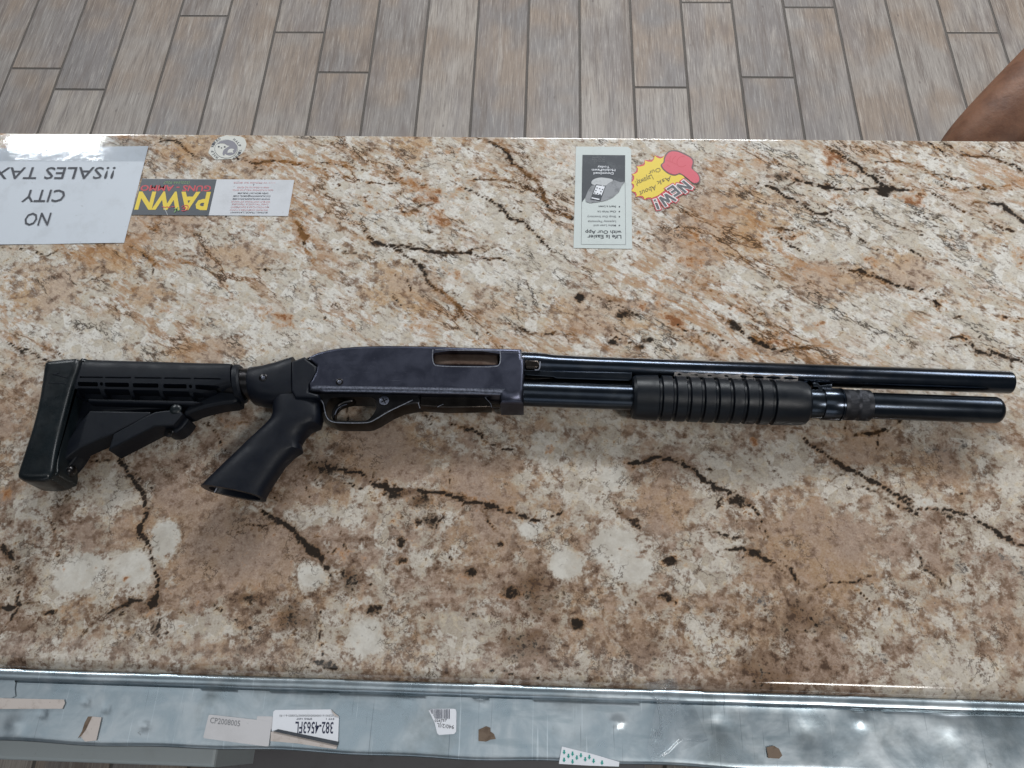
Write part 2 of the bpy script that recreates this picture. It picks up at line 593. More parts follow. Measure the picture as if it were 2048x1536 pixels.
def galvanised():
    k = NT('galvanised_steel')
    co = k.coord('Object')
    n = k.noise(co, 28, 5, 0.6, 0.6)
    n2 = k.noise(k.mapping(co, (1, 5, 1)), 16, 4, 0.6)
    c = k.mix(k.sstep(n, 0.35, 0.68), srgb(156, 169, 177), srgb(190, 198, 203))
    c = k.mix(k.math('MULTIPLY', k.sstep(n2, 0.56, 0.70), 0.45), c, srgb(136, 152, 160))
    sm = k.noise(co, 75, 6, 0.7)
    c = k.mix(k.math('MULTIPLY', k.sstep(sm, 0.66, 0.73), 0.65), c, srgb(86, 84, 80))
    scr = k.noise(k.mapping(co, (60, 1.2, 1), (0, 0, 0.25)), 9, 3, 0.5)
    c = k.mix(k.math('MULTIPLY', k.sstep(scr, 0.67, 0.72), 0.5), c, srgb(214, 224, 230))
    gr = k.noise(k.mapping(co, loc=(3, 1, 0)), 12, 6, 0.65)
    c = k.mix(k.math('MULTIPLY', k.sstep(gr, 0.50, 0.68), 0.5), c, srgb(128, 134, 134))
    s2 = k.noise(k.mapping(co, (90, 2.0, 1), (0, 0, -0.5)), 7, 2, 0.5)
    c = k.mix(k.math('MULTIPLY', k.sstep(s2, 0.69, 0.73), 0.45), c, srgb(88, 96, 104))
    dent = k.noise(co, 21, 3, 0.5)
    k.bump(k.math('ADD', dent, k.math('MULTIPLY', k.noise(co, 130, 3), 0.12)), 0.18, 0.003)
    return k.bsdf(color=c, rough=k.math('ADD', 0.20, k.math('MULTIPLY', n, 0.20)), metal=0.85)


def blued(name, dark, mid, wear, rough, amt, sc=220, haze=0.0, metal=1.0):
    """blued steel with scuffs; dark/mid = colour of the finish, wear = bare steel"""
    k = NT(name)
    co = k.coord('Object')
    n = k.noise(co, 45, 5, 0.6, 0.3)
    f = k.noise(k.mapping(co, (1, 3.0, 3.0)), sc, 5, 0.7)
    c = k.mix(k.sstep(n, 0.35, 0.65), dark, mid)
    c = k.mix(k.math('MULTIPLY', k.sstep(f, 0.62, 0.72), amt), c, wear)
    sc2 = k.noise(k.mapping(co, (3, 60, 30), (0, 0, 0.5)), 7, 2, 0.5)
    c = k.mix(k.math('MULTIPLY', k.sstep(sc2, 0.72, 0.76), amt * 0.8), c, wear)
    k.bump(k.noise(co, 700, 2), 0.05, 0.0003)
    return k.bsdf(color=c, rough=k.math('ADD', rough, k.math('MULTIPLY', n, 0.12)), metal=metal)


M = {}
M['granite'] = granite()
M['wood'] = wood_tile()
M['grout'] = simple('grout', srgb(78, 73, 69), 0.9, var=0.15, vs_=200)
M['galv'] = galvanised()
M['polymer'] = simple('black_polymer', (0.0030, 0.0048, 0.0090, 1), 0.50, spec=0.28, var=0.15, bump=0.10, bs=1500)
M['polymer_grip'] = simple('black_grip_polymer', (0.0028, 0.0044, 0.0094, 1), 0.47, spec=0.28, var=0.12, bump=0.06, bs=1800)
M['rubber'] = simple('black_rubber', (0.0045, 0.0075, 0.0095, 1), 0.33, spec=0.42, var=0.25, vs_=60, bump=0.05)
M['forend'] = simple('ribbed_polymer', (0.0032, 0.0054, 0.0095, 1), 0.42, spec=0.34, var=0.12, bump=0.12, bs=1700)
M['receiver'] = blued('receiver_steel', (0.064, 0.068, 0.096, 1), (0.094, 0.099, 0.134, 1), (0.30, 0.31, 0.36, 1), 0.30, 0.30)
M['barrel'] = blued('barrel_steel', (0.042, 0.053, 0.072, 1), (0.062, 0.070, 0.085, 1), (0.14, 0.095, 0.075, 1), 0.15, 0.55, 150)
M['tube'] = blued('tube_steel', (0.036, 0.044, 0.058, 1), (0.050, 0.058, 0.070, 1), (0.18, 0.17, 0.16, 1), 0.19, 0.35)
M['black_steel'] = blued('black_steel', (0.030, 0.029, 0.030, 1), (0.048, 0.045, 0.046, 1), (0.18, 0.17, 0.17, 1), 0.24, 0.25)
M['worn'] = simple('worn_bare_steel', (0.46, 0.47, 0.53, 1), 0.34, metal=1.0, var=0.3, vs_=500)
M['worn_dim'] = simple('dull_worn_steel', (0.20, 0.21, 0.26, 1), 0.36, metal=1.0, var=0.4, vs_=500)
M['bolt'] = blued('bolt_steel', (0.10, 0.062, 0.047, 1), (0.17, 0.125, 0.10, 1), (0.30, 0.26, 0.22, 1), 0.42, 0.85, 190)
M['nut'] = blued('knurled_steel', (0.034, 0.035, 0.040, 1), (0.050, 0.051, 0.056, 1), (0.16, 0.15, 0.15, 1), 0.40, 0.3)
M['scrape'] = blued('rusty_scraped_steel', (0.62, 0.55, 0.51, 1), (0.80, 0.77, 0.75, 1), (0.16, 0.07, 0.035, 1), 0.34, 0.95, 210)
M['lifter'] = blued('lifter_steel', (0.030, 0.025, 0.022, 1), (0.060, 0.050, 0.044, 1), (0.14, 0.12, 0.1, 1), 0.20, 0.3)


def paper(name, c, rough=0.45, coat=0.0, dirt=0.18, dc=srgb(140, 140, 138), sc=35):
    k = NT(name)
    co = k.coord('Object')
    n = k.noise(co, sc, 6, 0.68)
    s = k.noise(k.mapping(co, loc=(2, 5, 1)), sc * 5, 4, 0.7)
    cc = k.mix(k.math('MULTIPLY', k.sstep(n, 0.48, 0.72), dirt), c, dc)
    cc = k.mix(k.math('MULTIPLY', k.sstep(s, 0.66, 0.72), min(1, dirt * 2.2)), cc, dc)
    k.bump(k.noise(co, 60, 2), 0.06, 0.001)
    return k.bsdf(color=cc, rough=rough, coat=coat, coat_rough=0.03)


M['paper'] = paper('white_paper', srgb(202, 208, 216), 0.55, 0.9, 0.16)
M['card_white'] = paper('card_white', srgb(203, 205, 210), 0.5, 0.25, 0.16)
M['card_black'] = paper('card_black', srgb(58, 64, 72), 0.45, 0.3, 0.3, srgb(84, 92, 96))
M['flyer'] = paper('flyer_paper', srgb(198, 205, 203), 0.6, 0.1, 0.14)
M['ink'] = paper('black_ink', srgb(62, 64, 72), 0.6, 0, 0.25, srgb(110, 110, 116))
M['ink_soft'] = paper('grey_ink', srgb(118, 120, 124), 0.6, 0, 0.2)
M['ink_navy'] = paper('navy_ink', srgb(32, 38, 66), 0.6, 0, 0.1)
M['yellow'] = paper('yellow_print', srgb(224, 196, 54), 0.5, 0.2, 0.12, srgb(170, 150, 60))
M['red'] = paper('red_print', srgb(196, 62, 74), 0.5, 0.2, 0.3, srgb(140, 70, 76))
M['red_faint'] = paper('faint_red_print', srgb(206, 158, 160), 0.6, 0, 0.2)
M['green'] = paper('green_print', srgb(112, 150, 92), 0.5, 0.1, 0.2)
M['glove'] = paper('red_glove_print', srgb(204, 78, 94), 0.5, 0.2, 0.25, srgb(200, 70, 90))
M['glove_line'] = paper('dark_outline_print', srgb(96, 70, 72), 0.5, 0.1, 0.2)
M['white_print'] = paper('white_print', srgb(226, 220, 218), 0.5, 0.2, 0.1)
M['letter'] = paper('charcoal_print', srgb(74, 76, 82), 0.5, 0.2, 0.2, srgb(110, 110, 112))
M['pen'] = paper('marker_pen', srgb(104, 88, 40), 0.5, 0, 0.3, srgb(150, 130, 50))
M['sticker_grey'] = paper('grey_print', srgb(126, 124, 132), 0.5, 0.1, 0.2)
M['sticker_pale'] = paper('pale_sticker', srgb(204, 203, 196), 0.5, 0.1, 0.2)
M['photo_mid'] = paper('photo_grey', srgb(140, 142, 146), 0.6, 0.1, 0.7, srgb(92, 94, 98), 120)
M['photo_light'] = paper('photo_light', srgb(188, 190, 192), 0.6, 0.1, 0.4, srgb(140, 142, 146), 120)
M['photo_dark'] = paper('photo_dark', srgb(56, 60, 67), 0.6, 0.1, 0.4, srgb(100, 104, 108), 90)
M['label_white'] = paper('label_white', srgb(222, 224, 230), 0.5, 0.1, 0.06)
M['label_grey'] = paper('label_greyed', srgb(196, 194, 196), 0.6, 0, 0.15)
M['label_torn'] = paper('torn_label_backing', srgb(190, 180, 174), 0.8, 0, 0.5, srgb(128, 114, 104), 110)
M['residue'] = paper('brown_glue_residue', srgb(112, 96, 82), 0.85, 0, 0.8, srgb(80, 64, 52), 140)
M['teal'] = paper('teal_print', srgb(24, 146, 136), 0.5, 0.1, 0.1)
M['board_pale'] = paper('pale_grey_board', srgb(176, 184, 186), 0.5, 0.1, 0.15)
M['board_dark'] = paper('taupe_grey_board', srgb(104, 102, 104), 0.55, 0, 0.3, srgb(80, 76, 74))
M['cabinet'] = simple('cabinet_laminate', srgb(92, 84, 78), 0.5, var=0.1)


def clear_film():
    k = NT('clear_film')
    t = k.t
    out = t.nodes['Material Output']
    tr = t.nodes.new('ShaderNodeBsdfTransparent')
    tr.inputs[0].default_value = (0.96, 0.965, 0.97, 1)
    gl = t.nodes.new('ShaderNodeBsdfGlossy')
    gl.inputs['Roughness'].default_value = 0.06
    lw = t.nodes.new('ShaderNodeLayerWeight')
    fac = k.math('ADD', 0.05, k.math('MULTIPLY', k.math('POWER', lw.outputs['Facing'], 5.0), 0.6))
    mx = t.nodes.new('ShaderNodeMixShader')
    t.links.new(fac, mx.inputs[0]); t.links.new(tr.outputs[0], mx.inputs[1]); t.links.new(gl.outputs[0], mx.inputs[2])
    bp = t.nodes.new('ShaderNodeBump'); bp.inputs['Strength'].default_value = 0.10; bp.inputs['Distance'].default_value = 0.0012
    t.links.new(k.noise(k.coord(), 55, 3), bp.inputs['Height'])
    t.links.new(bp.outputs[0], gl.inputs['Normal'])
    t.links.new(mx.outputs[0], out.inputs[0])
    return k.m


M['film'] = clear_film()


def skin():
    k = NT('brown_skin')
    co = k.coord()
    n = k.noise(co, 22, 4, 0.6)
    c = k.mix(k.sstep(n, 0.35, 0.7), srgb(130, 92, 70), srgb(94, 62, 46))
    k.bump(k.math('ADD', k.noise(co, 60, 3), k.math('MULTIPLY', k.noise(co, 420, 2), 0.2)), 0.35, 0.003)
    return k.bsdf(color=c, rough=0.55, spec=0.35, sss=0.05)


M['skin'] = skin()

# ------------------------------------------------------------------ floor: wood-look tiles laid in grout
FZ = -CT
PITCH = 0.1520
X0 = -0.0508 + 0.0007


def box_mesh(name, x0, x1, y0, y1, z0, z1, bev):
    """a plank: box with a small rounded top edge"""
    xy = [(x0, y0), (x1, y0), (x1, y1), (x0, y1)]
    V, F = [], []
    for off, z in ((0, z0), (0, z1 - bev), (bev * .3, z1 - bev * .3), (bev, z1)):
        V += [(x0 + off, y0 + off, z), (x1 - off, y0 + off, z), (x1 - off, y1 - off, z), (x0 + off, y1 - off, z)]
    for r in range(3):
        for i in range(4):
            j = (i + 1) % 4
            F.append((r * 4 + i, r * 4 + j, r * 4 + 4 + j, r * 4 + 4 + i))
    F += [(12, 13, 14, 15), (3, 2, 1, 0)]
    me = bpy.data.meshes.new(name)
    me.from_pydata(V, [], F)
    return me


floor = mesh_obj('floor', [(-4, -2.5, 0), (4, -2.5, 0), (4, 5, 0), (-4, 5, 0)], [(0, 1, 2, 3)], M['grout'], None, 0)
tag(floor, 'grey wood-look tile floor beyond and below the counter', None, None, 'structure')
LEN = 0.914
GAP = 0.0068
plank_me = box_mesh('plank', -PITCH / 2 + GAP / 2, PITCH / 2 - GAP / 2, 0, LEN - GAP, -0.004, 0.0030, 0.0012)
plank_me.materials.append(M['wood'])
# end joints seen in the photograph: column -> picture row
joints = {-10: 138, -9: 180, -7: 33, -5: 66, -4: 146, 2: 176, 3: 6, 4: 156, 5: 16, 8: 67, 9: 164}
for c in range(-19, 18):
    xc = X0 + (c + 0.5) * PITCH
    if c in joints:
        # intersect the picture row with the column's middle line
        y = None
        lo_, hi_ = 1.2, 2.4
        for _ in range(40):
            m_ = (lo_ + hi_) / 2
            v = AX.T @ (np.array([xc, m_, 0.0]) - CAM)
            if 768 + FPX * v[1] / v[2] > joints[c]:
                lo_ = m_
            else:
                hi_ = m_
        yj = lo_
    else:
        yj = 2.12 + ((c * 37) % 11) / 11 * 0.26
    for q in range(-3, 3):
        ys = yj + q * LEN
        if ys > 3.2 or ys + LEN < -0.25:
            continue
        o = bpy.data.objects.new('plank', plank_me)
        col.objects.link(o)
        o.location = (xc, ys + GAP / 2, -0.0008)
        o.parent = floor

# ------------------------------------------------------------------ counter: granite slab on a cabinet, metal edge in front
YN, YF = 0.0360, 0.6018
counter = thing('counter', 'polished beige and brown granite counter with a galvanised metal front edge', 'counter', (0, 0.3, 0))


def fbm(x, y, sc, octv=4, rough=0.55, seed=0):
    r = np.random.default_rng(seed)
    out = np.zeros_like(x); amp = 1.0; tot = 0.0; f = sc
    for _ in range(octv):
        g = r.random((64, 64))
        xx = x * f + 17.3; yy = y * f + 9.1
        xi = np.floor(xx).astype(int); yi = np.floor(yy).astype(int)
        fx = xx - xi; fy = yy - yi
        fx = fx * fx * (3 - 2 * fx); fy = fy * fy * (3 - 2 * fy)
        a = g[yi % 64, xi % 64]; b = g[yi % 64, (xi + 1) % 64]
        c_ = g[(yi + 1) % 64, xi % 64]; d = g[(yi + 1) % 64, (xi + 1) % 64]
        out += amp * ((a * (1 - fx) + b * fx) * (1 - fy) + (c_ * (1 - fx) + d * fx) * fy)
        tot += amp; amp *= rough; f *= 2.03
    return out / tot - 0.5


# markings of this particular slab (picture points on the slab's surface)
VEINS = [  # (strength, half width in mm, rust beside it, points)
    (1.0, 2.6, .4, [(970, 280), (1015, 304), (1025, 325), (1052, 349), (1073, 362), (1087, 403), (1100, 420), (1145, 437)]),
    (.8, 2.2, .3, [(964, 359), (1008, 359), (1042, 372), (1066, 386)]),
    (.85, 2.0, .5, [(933, 376), (970, 396), (1008, 417), (1025, 437), (1052, 448), (1083, 482), (1107, 506)]),
    (.7, 1.7, .8, [(640, 342), (680, 352), (724, 362), (793, 369), (871, 369)]),
    (.7, 1.8, .6, [(640, 325), (680, 331), (718, 338)]), (.6, 1.7, .4, [(800, 335), (844, 349)]),
    (.95, 2.3, .5, [(724, 455), (759, 489), (827, 495), (885, 506), (940, 506), (988, 519), (1015, 526)]),
    (.8, 2.6, .4, [(782, 495), (817, 519), (847, 540), (864, 571), (899, 601), (919, 619), (940, 646)]),
    (.65, 1.7, .2, [(640, 492), (680, 502), (711, 513), (759, 523)]),
    (.7, 1.7, .9, [(796, 427), (834, 424), (841, 410), (871, 410)]),
    (.75, 2.4, .3, [(1042, 656), (1063, 666), (1114, 666)]),
    (1.0, 2.3, .5, [(1659, 294), (1693, 318), (1724, 338), (1751, 359), (1779, 376), (1820, 383)]),
    (1.0, 2.4, .7, [(1594, 362), (1638, 372), (1690, 379), (1768, 379)]),
    (1.0, 2.1, .2, [(1505, 362), (1546, 376), (1570, 396), (1608, 410), (1632, 424), (1683, 430)]),
    (.9, 1.8, .2, [(1922, 307), (1977, 311), (2018, 324), (2048, 348)]),
    (.8, 1.6, .3, [(1755, 321), (1803, 324), (1854, 338)]), (.7, 1.6, .3, [(1820, 350), (1881, 348), (1912, 359), (1950, 369)]),
    (.75, 1.8, .3, [(1867, 383), (1895, 406), (1929, 420)]), (1.0, 2.8, .4, [(1970, 406), (2004, 410), (2048, 441), (2080, 455)]),
    (.7, 1.7, .2, [(1666, 403), (1700, 420), (1724, 417)]), (.7, 1.9, .2, [(1844, 430), (1881, 444)]),
    (.65, 1.6, .2, [(1761, 441), (1792, 451), (1844, 471)]), (.8, 2.2, .3, [(1973, 441), (2031, 461)]),
    (.95, 2.4, .6, [(1666, 533), (1724, 543), (1772, 560), (1803, 577), (1854, 581)]),
    (.6, 1.7, .1, [(1796, 482), (1844, 519)]), (.65, 1.8, .1, [(1895, 526), (1946, 557)]),
    (.95, 2.9, .8, [(1461, 642), (1485, 659), (1515, 683), (1553, 700), (1614, 697)]),
    (.95, 2.3, .6, [(1891, 680), (1922, 676), (1956, 700), (1997, 711), (2048, 731)]),
    (.7, 2.2, .8, [(1830, 594), (1864, 605), (1881, 625)]), (.8, 1.7, .1, [(1563, 475), (1597, 499)]),
    (.85, 1.9, .1, [(1560, 458), (1587, 459)]), (.75, 1.9, .1, [(1717, 475), (1758, 499)]),
    (.55, 2.0, .2, [(1382, 642), (1413, 704), (1437, 721)]), (.6, 2.8, .4, [(1368, 417), (1406, 447)]),
    (.8, 1.5, .6, [(1854, 283), (1895, 311)]), (.7, 1.5, .3, [(1880, 284), (1905, 299)]),
    (.7, 2.6, .1, [(249, 490), (290, 507), (311, 528)]), (.65, 1.6, .1, [(0, 494), (51, 497), (92, 511), (116, 500)]),
    (.7, 2.0, 0, [(188, 558), (200, 548)]), (.75, 2.0, 0, [(362, 520), (385, 528)]), (.6, 1.8, 0, [(415, 500), (430, 518)]),
    (.55, 1.6, .2, [(506, 538), (581, 538)]), (.6, 1.8, 0, [(147, 651), (167, 675)]), (.7, 1.8, .1, [(17, 685), (51, 709)]),
    (.85, 1.9, .9, [(482, 319), (504, 328), (543, 320), (597, 328), (640, 342)]),
    (.75, 1.9, .3, [(318, 277), (355, 280), (377, 307), (408, 317)]), (.6, 1.5, 0, [(588, 361), (640, 381)]),
    (.8, 3.0, .7, [(590, 440), (601, 465), (608, 490)]),
    (1.1, 3.2, .3, [(236, 917), (267, 958), (284, 992), (290, 1026), (284, 1071), (304, 1112), (314, 1156), (311, 1201)]),
    (.85, 3.6, .4, [(301, 1204), (267, 1201), (219, 1231)]), (1.0, 3.0, .4, [(526, 1016), (560, 1047), (598, 1078), (649, 1112), (660, 1136)]),
    (.8, 4.0, .3, [(0, 1091), (17, 1119)]), (.9, 3.6, .2, [(-10, 1218), (44, 1214)]), (.8, 3.0, .2, [(15, 1250), (40, 1222)]),
    (.75, 2.6, .2, [(417, 1201), (448, 1231)]), (.7, 2.8, .1, [(294, 1245), (318, 1276)]), (.75, 3.0, .1, [(625, 1320), (673, 1341)]),
    (.8, 2.2, .2, [(239, 913), (178, 927)]),
    (.95, 3.2, .7, [(680, 938), (721, 945), (748, 972), (789, 979), (841, 983), (882, 986), (926, 1003), (981, 1017), (1032, 1027), (1080, 1041)]),
    (.8, 2.2, .6, [(901, 848), (941, 860), (969, 876), (1006, 893), (1030, 897)]), (.6, 2.0, .3, [(847, 825), (870, 855)]),
    (1.0, 2.3, .5, [(1236, 921), (1267, 930), (1297, 925), (1318, 918), (1370, 930), (1398, 944), (1438, 977), (1478, 986), (1501, 1010), (1541, 1074)]),
    (.85, 2.8, .5, [(1240, 1017), (1268, 1041), (1295, 1068)]),
    (1.0, 2.6, .5, [(1606, 877), (1645, 906), (1688, 938), (1735, 956), (1770, 974), (1821, 999)]),
    (.85, 2.6, .2, [(1796, 1013), (1842, 1028)]), (.85, 2.4, .2, [(1835, 1013), (1903, 1020), (1957, 1045), (2014, 1078), (2048, 1092)]),
    (.8, 2.4, .3, [(1470, 1103), (1513, 1106), (1552, 1128)]), (.7, 2.0, .1, [(1634, 1178), (1660, 1160), (1706, 1160), (1745, 1146)]),
    (.7, 1.9, .1, [(1577, 1130), (1600, 1170)]), (.6, 2.0, .1, [(1830, 1105), (1850, 1140), (1880, 1160)]),
    (1.0, 3.0, .3, [(1712, 872), (1745, 869), (1765, 862)]), (.6, 1.8, .2, [(1210, 1100), (1255, 1190)]),
    (.6, 1.4, .1, [(780, 590), (800, 610)]), (.6, 1.4, .1, [(560, 405), (600, 430)]), (.55, 1.4, .3, [(700, 400), (760, 395)]),
    (.6, 1.4, .3, [(860, 455), (905, 470)]), (.5, 1.4, .3, [(1380, 560), (1440, 590)]), (.5, 1.4, .4, [(1430, 470), (1490, 480)]),
]
DARK = [  # dark spots: x, y, rx, ry (picture), strength
    (760, 488, 14, 8, 1), (1158, 593, 11, 9, 1), (1247, 629, 15, 7, .9), (1227, 683, 14, 6, .9), (1281, 690, 13, 6, .9), (1295, 677, 9, 6, .9),
    (1725, 542, 9, 6, 1), (1768, 379, 18, 9, 1), (1565, 355, 16, 10, .6), (1475, 650, 14, 9, .8), (301, 1204, 14, 15, 1), (99, 1226, 12, 5, 1),
    (800, 990, 28, 12, .75), (845, 1005, 22, 16, .7), (862, 1040, 20, 12, .7), (495, 1192, 30, 12, .6), (580, 1245, 22, 22, .6), (1158, 1246, 15, 12, 1.05),
    (1022, 1184, 22, 14, .85), (940, 1140, 20, 9, .8), (806, 1123, 11, 9, .85), (800, 1089, 9, 10, .85), (837, 1044, 10, 7, .9), (748, 1222, 16, 10, .8),
    (981, 1013, 13, 8, .9), (998, 1092, 9, 7, .8), (946, 1229, 15, 10, .6), (1333, 1195, 14, 8, .8), (1346, 1119, 18, 9, .8), (1480, 1000, 26, 12, .8),
    (650, 935, 40, 22, .55), (560, 900, 30, 20, .5), (690, 900, 20, 12, .5), (700, 1160, 22, 30, .55), (20, 750, 30, 14, .4), (40, 790, 20, 12, .4)]
WHITE = [(906, 575, 35, 40, 1), (1030, 550, 62, 26, 1), (800, 420, 90, 25, .6), (1040, 400, 46, 30, .8), (840, 660, 85, 24, .8), (1775, 645, 92, 44, 1.1),
         (1520, 555, 72, 30, 1), (1775, 410, 60, 28, .9), (1665, 500, 60, 22, .9), (1975, 530, 80, 40, .7), (1960, 340, 62, 25, .9), (190, 660, 60, 45, .9),
         (330, 655, 50, 40, 1), (385, 580, 26, 34, .9), (110, 645, 28, 18, .8), (580, 620, 115, 70, .6), (215, 990, 65, 52, 1.1), (331, 1078, 27, 38, 1.8),
         (263, 1139, 42, 36, 1.5), (160, 1146, 52, 40, 1.5), (625, 1149, 30, 25, 1.8), (625, 1035, 60, 25, .9), (65, 1010, 40, 30, .8), (410, 1255, 65, 30, 1),
         (630, 1335, 40, 25, .8), (1131, 1123, 34, 28, 1.7), (1230, 1090, 50, 36, 1.6), (1265, 1140, 48, 26, 1.4), (1063, 1056, 26, 17, 1.4), (731, 1273, 32, 40, 1.5),
         (1227, 959, 28, 25, 1.4), (1090, 897, 36, 30, 1.3), (1039, 955, 20, 15, 1), (1190, 980, 75, 45, .7), (930, 1262, 60, 34, .8), (1697, 970, 40, 30, 1.1),
         (1400, 1145, 55, 32, 1.2), (1470, 960, 70, 45, .7), (1849, 1002, 20, 9, 1.4), (1960, 1065, 46, 26, 1.2), (2030, 960, 30, 45, .9), (1920, 1350, 120, 40, .8),
         (540, 290, 60, 25, .7), (560, 480, 35, 30, .9), (480, 440, 60, 30, .4), (1250, 560, 60, 30, .5), (60, 900, 40, 40, .4), (560, 780, 40, 30, .4), (1560, 930, 70, 40, .8),
         (1100, 480, 40, 26, .5), (730, 560, 40, 25, .3), (1500, 640, 90, 30, .5), (1300, 530, 50, 30, .6), (60, 1300, 90, 50, .3)]
PINK = [(825, 583, 112, 55, 1.1), (990, 590, 60, 50, .8), (1160, 630, 115, 45, .9), (775, 300, 92, 30, 1), (1330, 490, 40, 30, .8), (1480, 430, 112, 50, 1.2),
        (1650, 560, 95, 40, 1.2), (1808, 535, 56, 36, 1), (1450, 500, 110, 28, .9), (1975, 480, 45, 26, .9), (95, 570, 78, 62, 1.2), (200, 520, 82, 26, 1),
        (420, 700, 85, 24, 1.1), (480, 515, 80, 24, 1), (300, 590, 45, 25, .9), (390, 1010, 72, 38, 1.2), (470, 1110, 108, 62, 1.5), (780, 905, 95, 42, 1.2),
        (945, 960, 72, 36, 1), (1330, 1010, 60, 55, 1.1), (1650, 1100, 88, 62, 1.2), (380, 300, 60, 30, .9), (450, 350, 50, 25, .8), (1560, 340, 60, 30, .7),
        (1750, 900, 60, 30, .8), (1880, 950, 60, 40, .7), (600, 1000, 40, 30, .3), (350, 440, 60, 30, .9), (520, 400, 20, 20, .4), (1000, 1000, 50, 20, .5), (1240, 1000, 40, 20, .4)]
RUST = [(905, 300, 26, 12, .9), (1278, 612, 26, 12, .8), (1319, 612, 20, 12, .8), (1673, 324, 26, 24, 1), (1724, 314, 22, 14, .8), (1741, 519, 20, 20, .9),
        (1382, 529, 36, 12, .9), (1362, 639, 28, 20, .9), (1553, 676, 34, 14, 1), (1638, 647, 16, 10, .9), (1833, 396, 26, 18, .9), (1468, 622, 24, 10, .7),
        (1929, 680, 20, 12, .8), (335, 623, 20, 10, .7), (520, 325, 26, 9, 1), (605, 470, 14, 20, .8), (14, 990, 15, 15, 1.3), (246, 1160, 8, 8, 1.2),
        (790, 1060, 60, 30, .4), (700, 1130, 40, 50, .45), (1100, 893, 9, 8, 1.1), (720, 430, 60, 20, .5), (860, 390, 60, 30, .5), (950, 420, 30, 14, .6),
        (1510, 880, 10, 10, 1), (1665, 875, 14, 8, 1), (2040, 510, 16, 20, .9), (355, 1249, 8, 6, 1), (1590, 470, 40, 20, .5), (1900, 500, 40, 20, .5), (1680, 400, 30, 20, .6),
        (60, 950, 25, 10, .5), (1810, 590, 30, 14, .5), (1520, 700, 40, 10, .4), (1780, 700, 30, 14, .6), (1450, 530, 40, 14, .5)]
BROWN = [(1090, 1190, 62, 60, .9), (700, 1160, 40, 40, .8), (1060, 1290, 80, 35, .8), (1310, 1290, 90, 60, .9), (1560, 1350, 140, 60, .75), (265, 1290, 65, 45, .8),
         (1350, 1110, 60, 30, .7), (500, 1200, 90, 30, .8), (590, 1250, 60, 50, .8), (830, 1000, 70, 30, .7), (230, 1225, 50, 25, .8), (40, 1170, 60, 50, .7), (60, 1260, 60, 30, .5),
         (650, 930, 60, 30, .7), (850, 1150, 80, 50, .5), (20, 760, 50, 40, .5), (1500, 1030, 50, 20, .6), (1130, 910, 20, 14, .7), (300, 940, 60, 25, .7), (560, 1320, 90, 30, .5),
         (1180, 1340, 120, 30, .7), (800, 1330, 100, 30, .6), (1840, 880, 60, 20, .8), (1600, 1240, 120, 40, .5), (1980, 1180, 60, 40, .5), (1450, 1250, 60, 40, .5), (120, 1040, 40, 40, .4), (400, 930, 60, 40, .6)]
SLATE = [(1420, 1221, 22, 14, .8), (1516, 1203, 22, 16, .8), (1581, 1282, 24, 12, .8), (1760, 1318, 22, 18, .7), (1838, 1253, 14, 11, .7), (1871, 1289, 16, 12, .7),
         (1860, 1196, 22, 9, .7), (1953, 1335, 18, 14, .7), (1924, 1135, 14, 12, .7), (1660, 1240, 44, 26, .8), (1600, 1205, 30, 14, .8), (1690, 1280, 18, 20, .7),
         (1990, 1120, 46, 14, .9), (1930, 1090, 14, 10, .7), (1880, 910, 60, 22, .7), (1920, 890, 40, 14, .6), (310, 1290, 24, 14, .6), (640, 1325, 22, 12, .6), (1670, 1310, 24, 14, .5), (2040, 1142, 30, 12, .8)]


def world_xy(p):
    q = P(p[0], p[1], 0)
    return q.x, q.y


def blobs(L, x, y):
    out = np.zeros_like(x)
    for b in L:
        cx, cy = world_xy(b)
        ax, _ = world_xy((b[0] + b[2], b[1])); _, ay = world_xy((b[0], b[1] - b[3]))
        rx, ry = abs(ax - cx), abs(ay - cy)
        q = ((x - cx) / rx) ** 2 + ((y - cy) / ry) ** 2
        out = np.maximum(out, b[4] * np.exp(-(q ** 1.6) * 0.75))
    return out


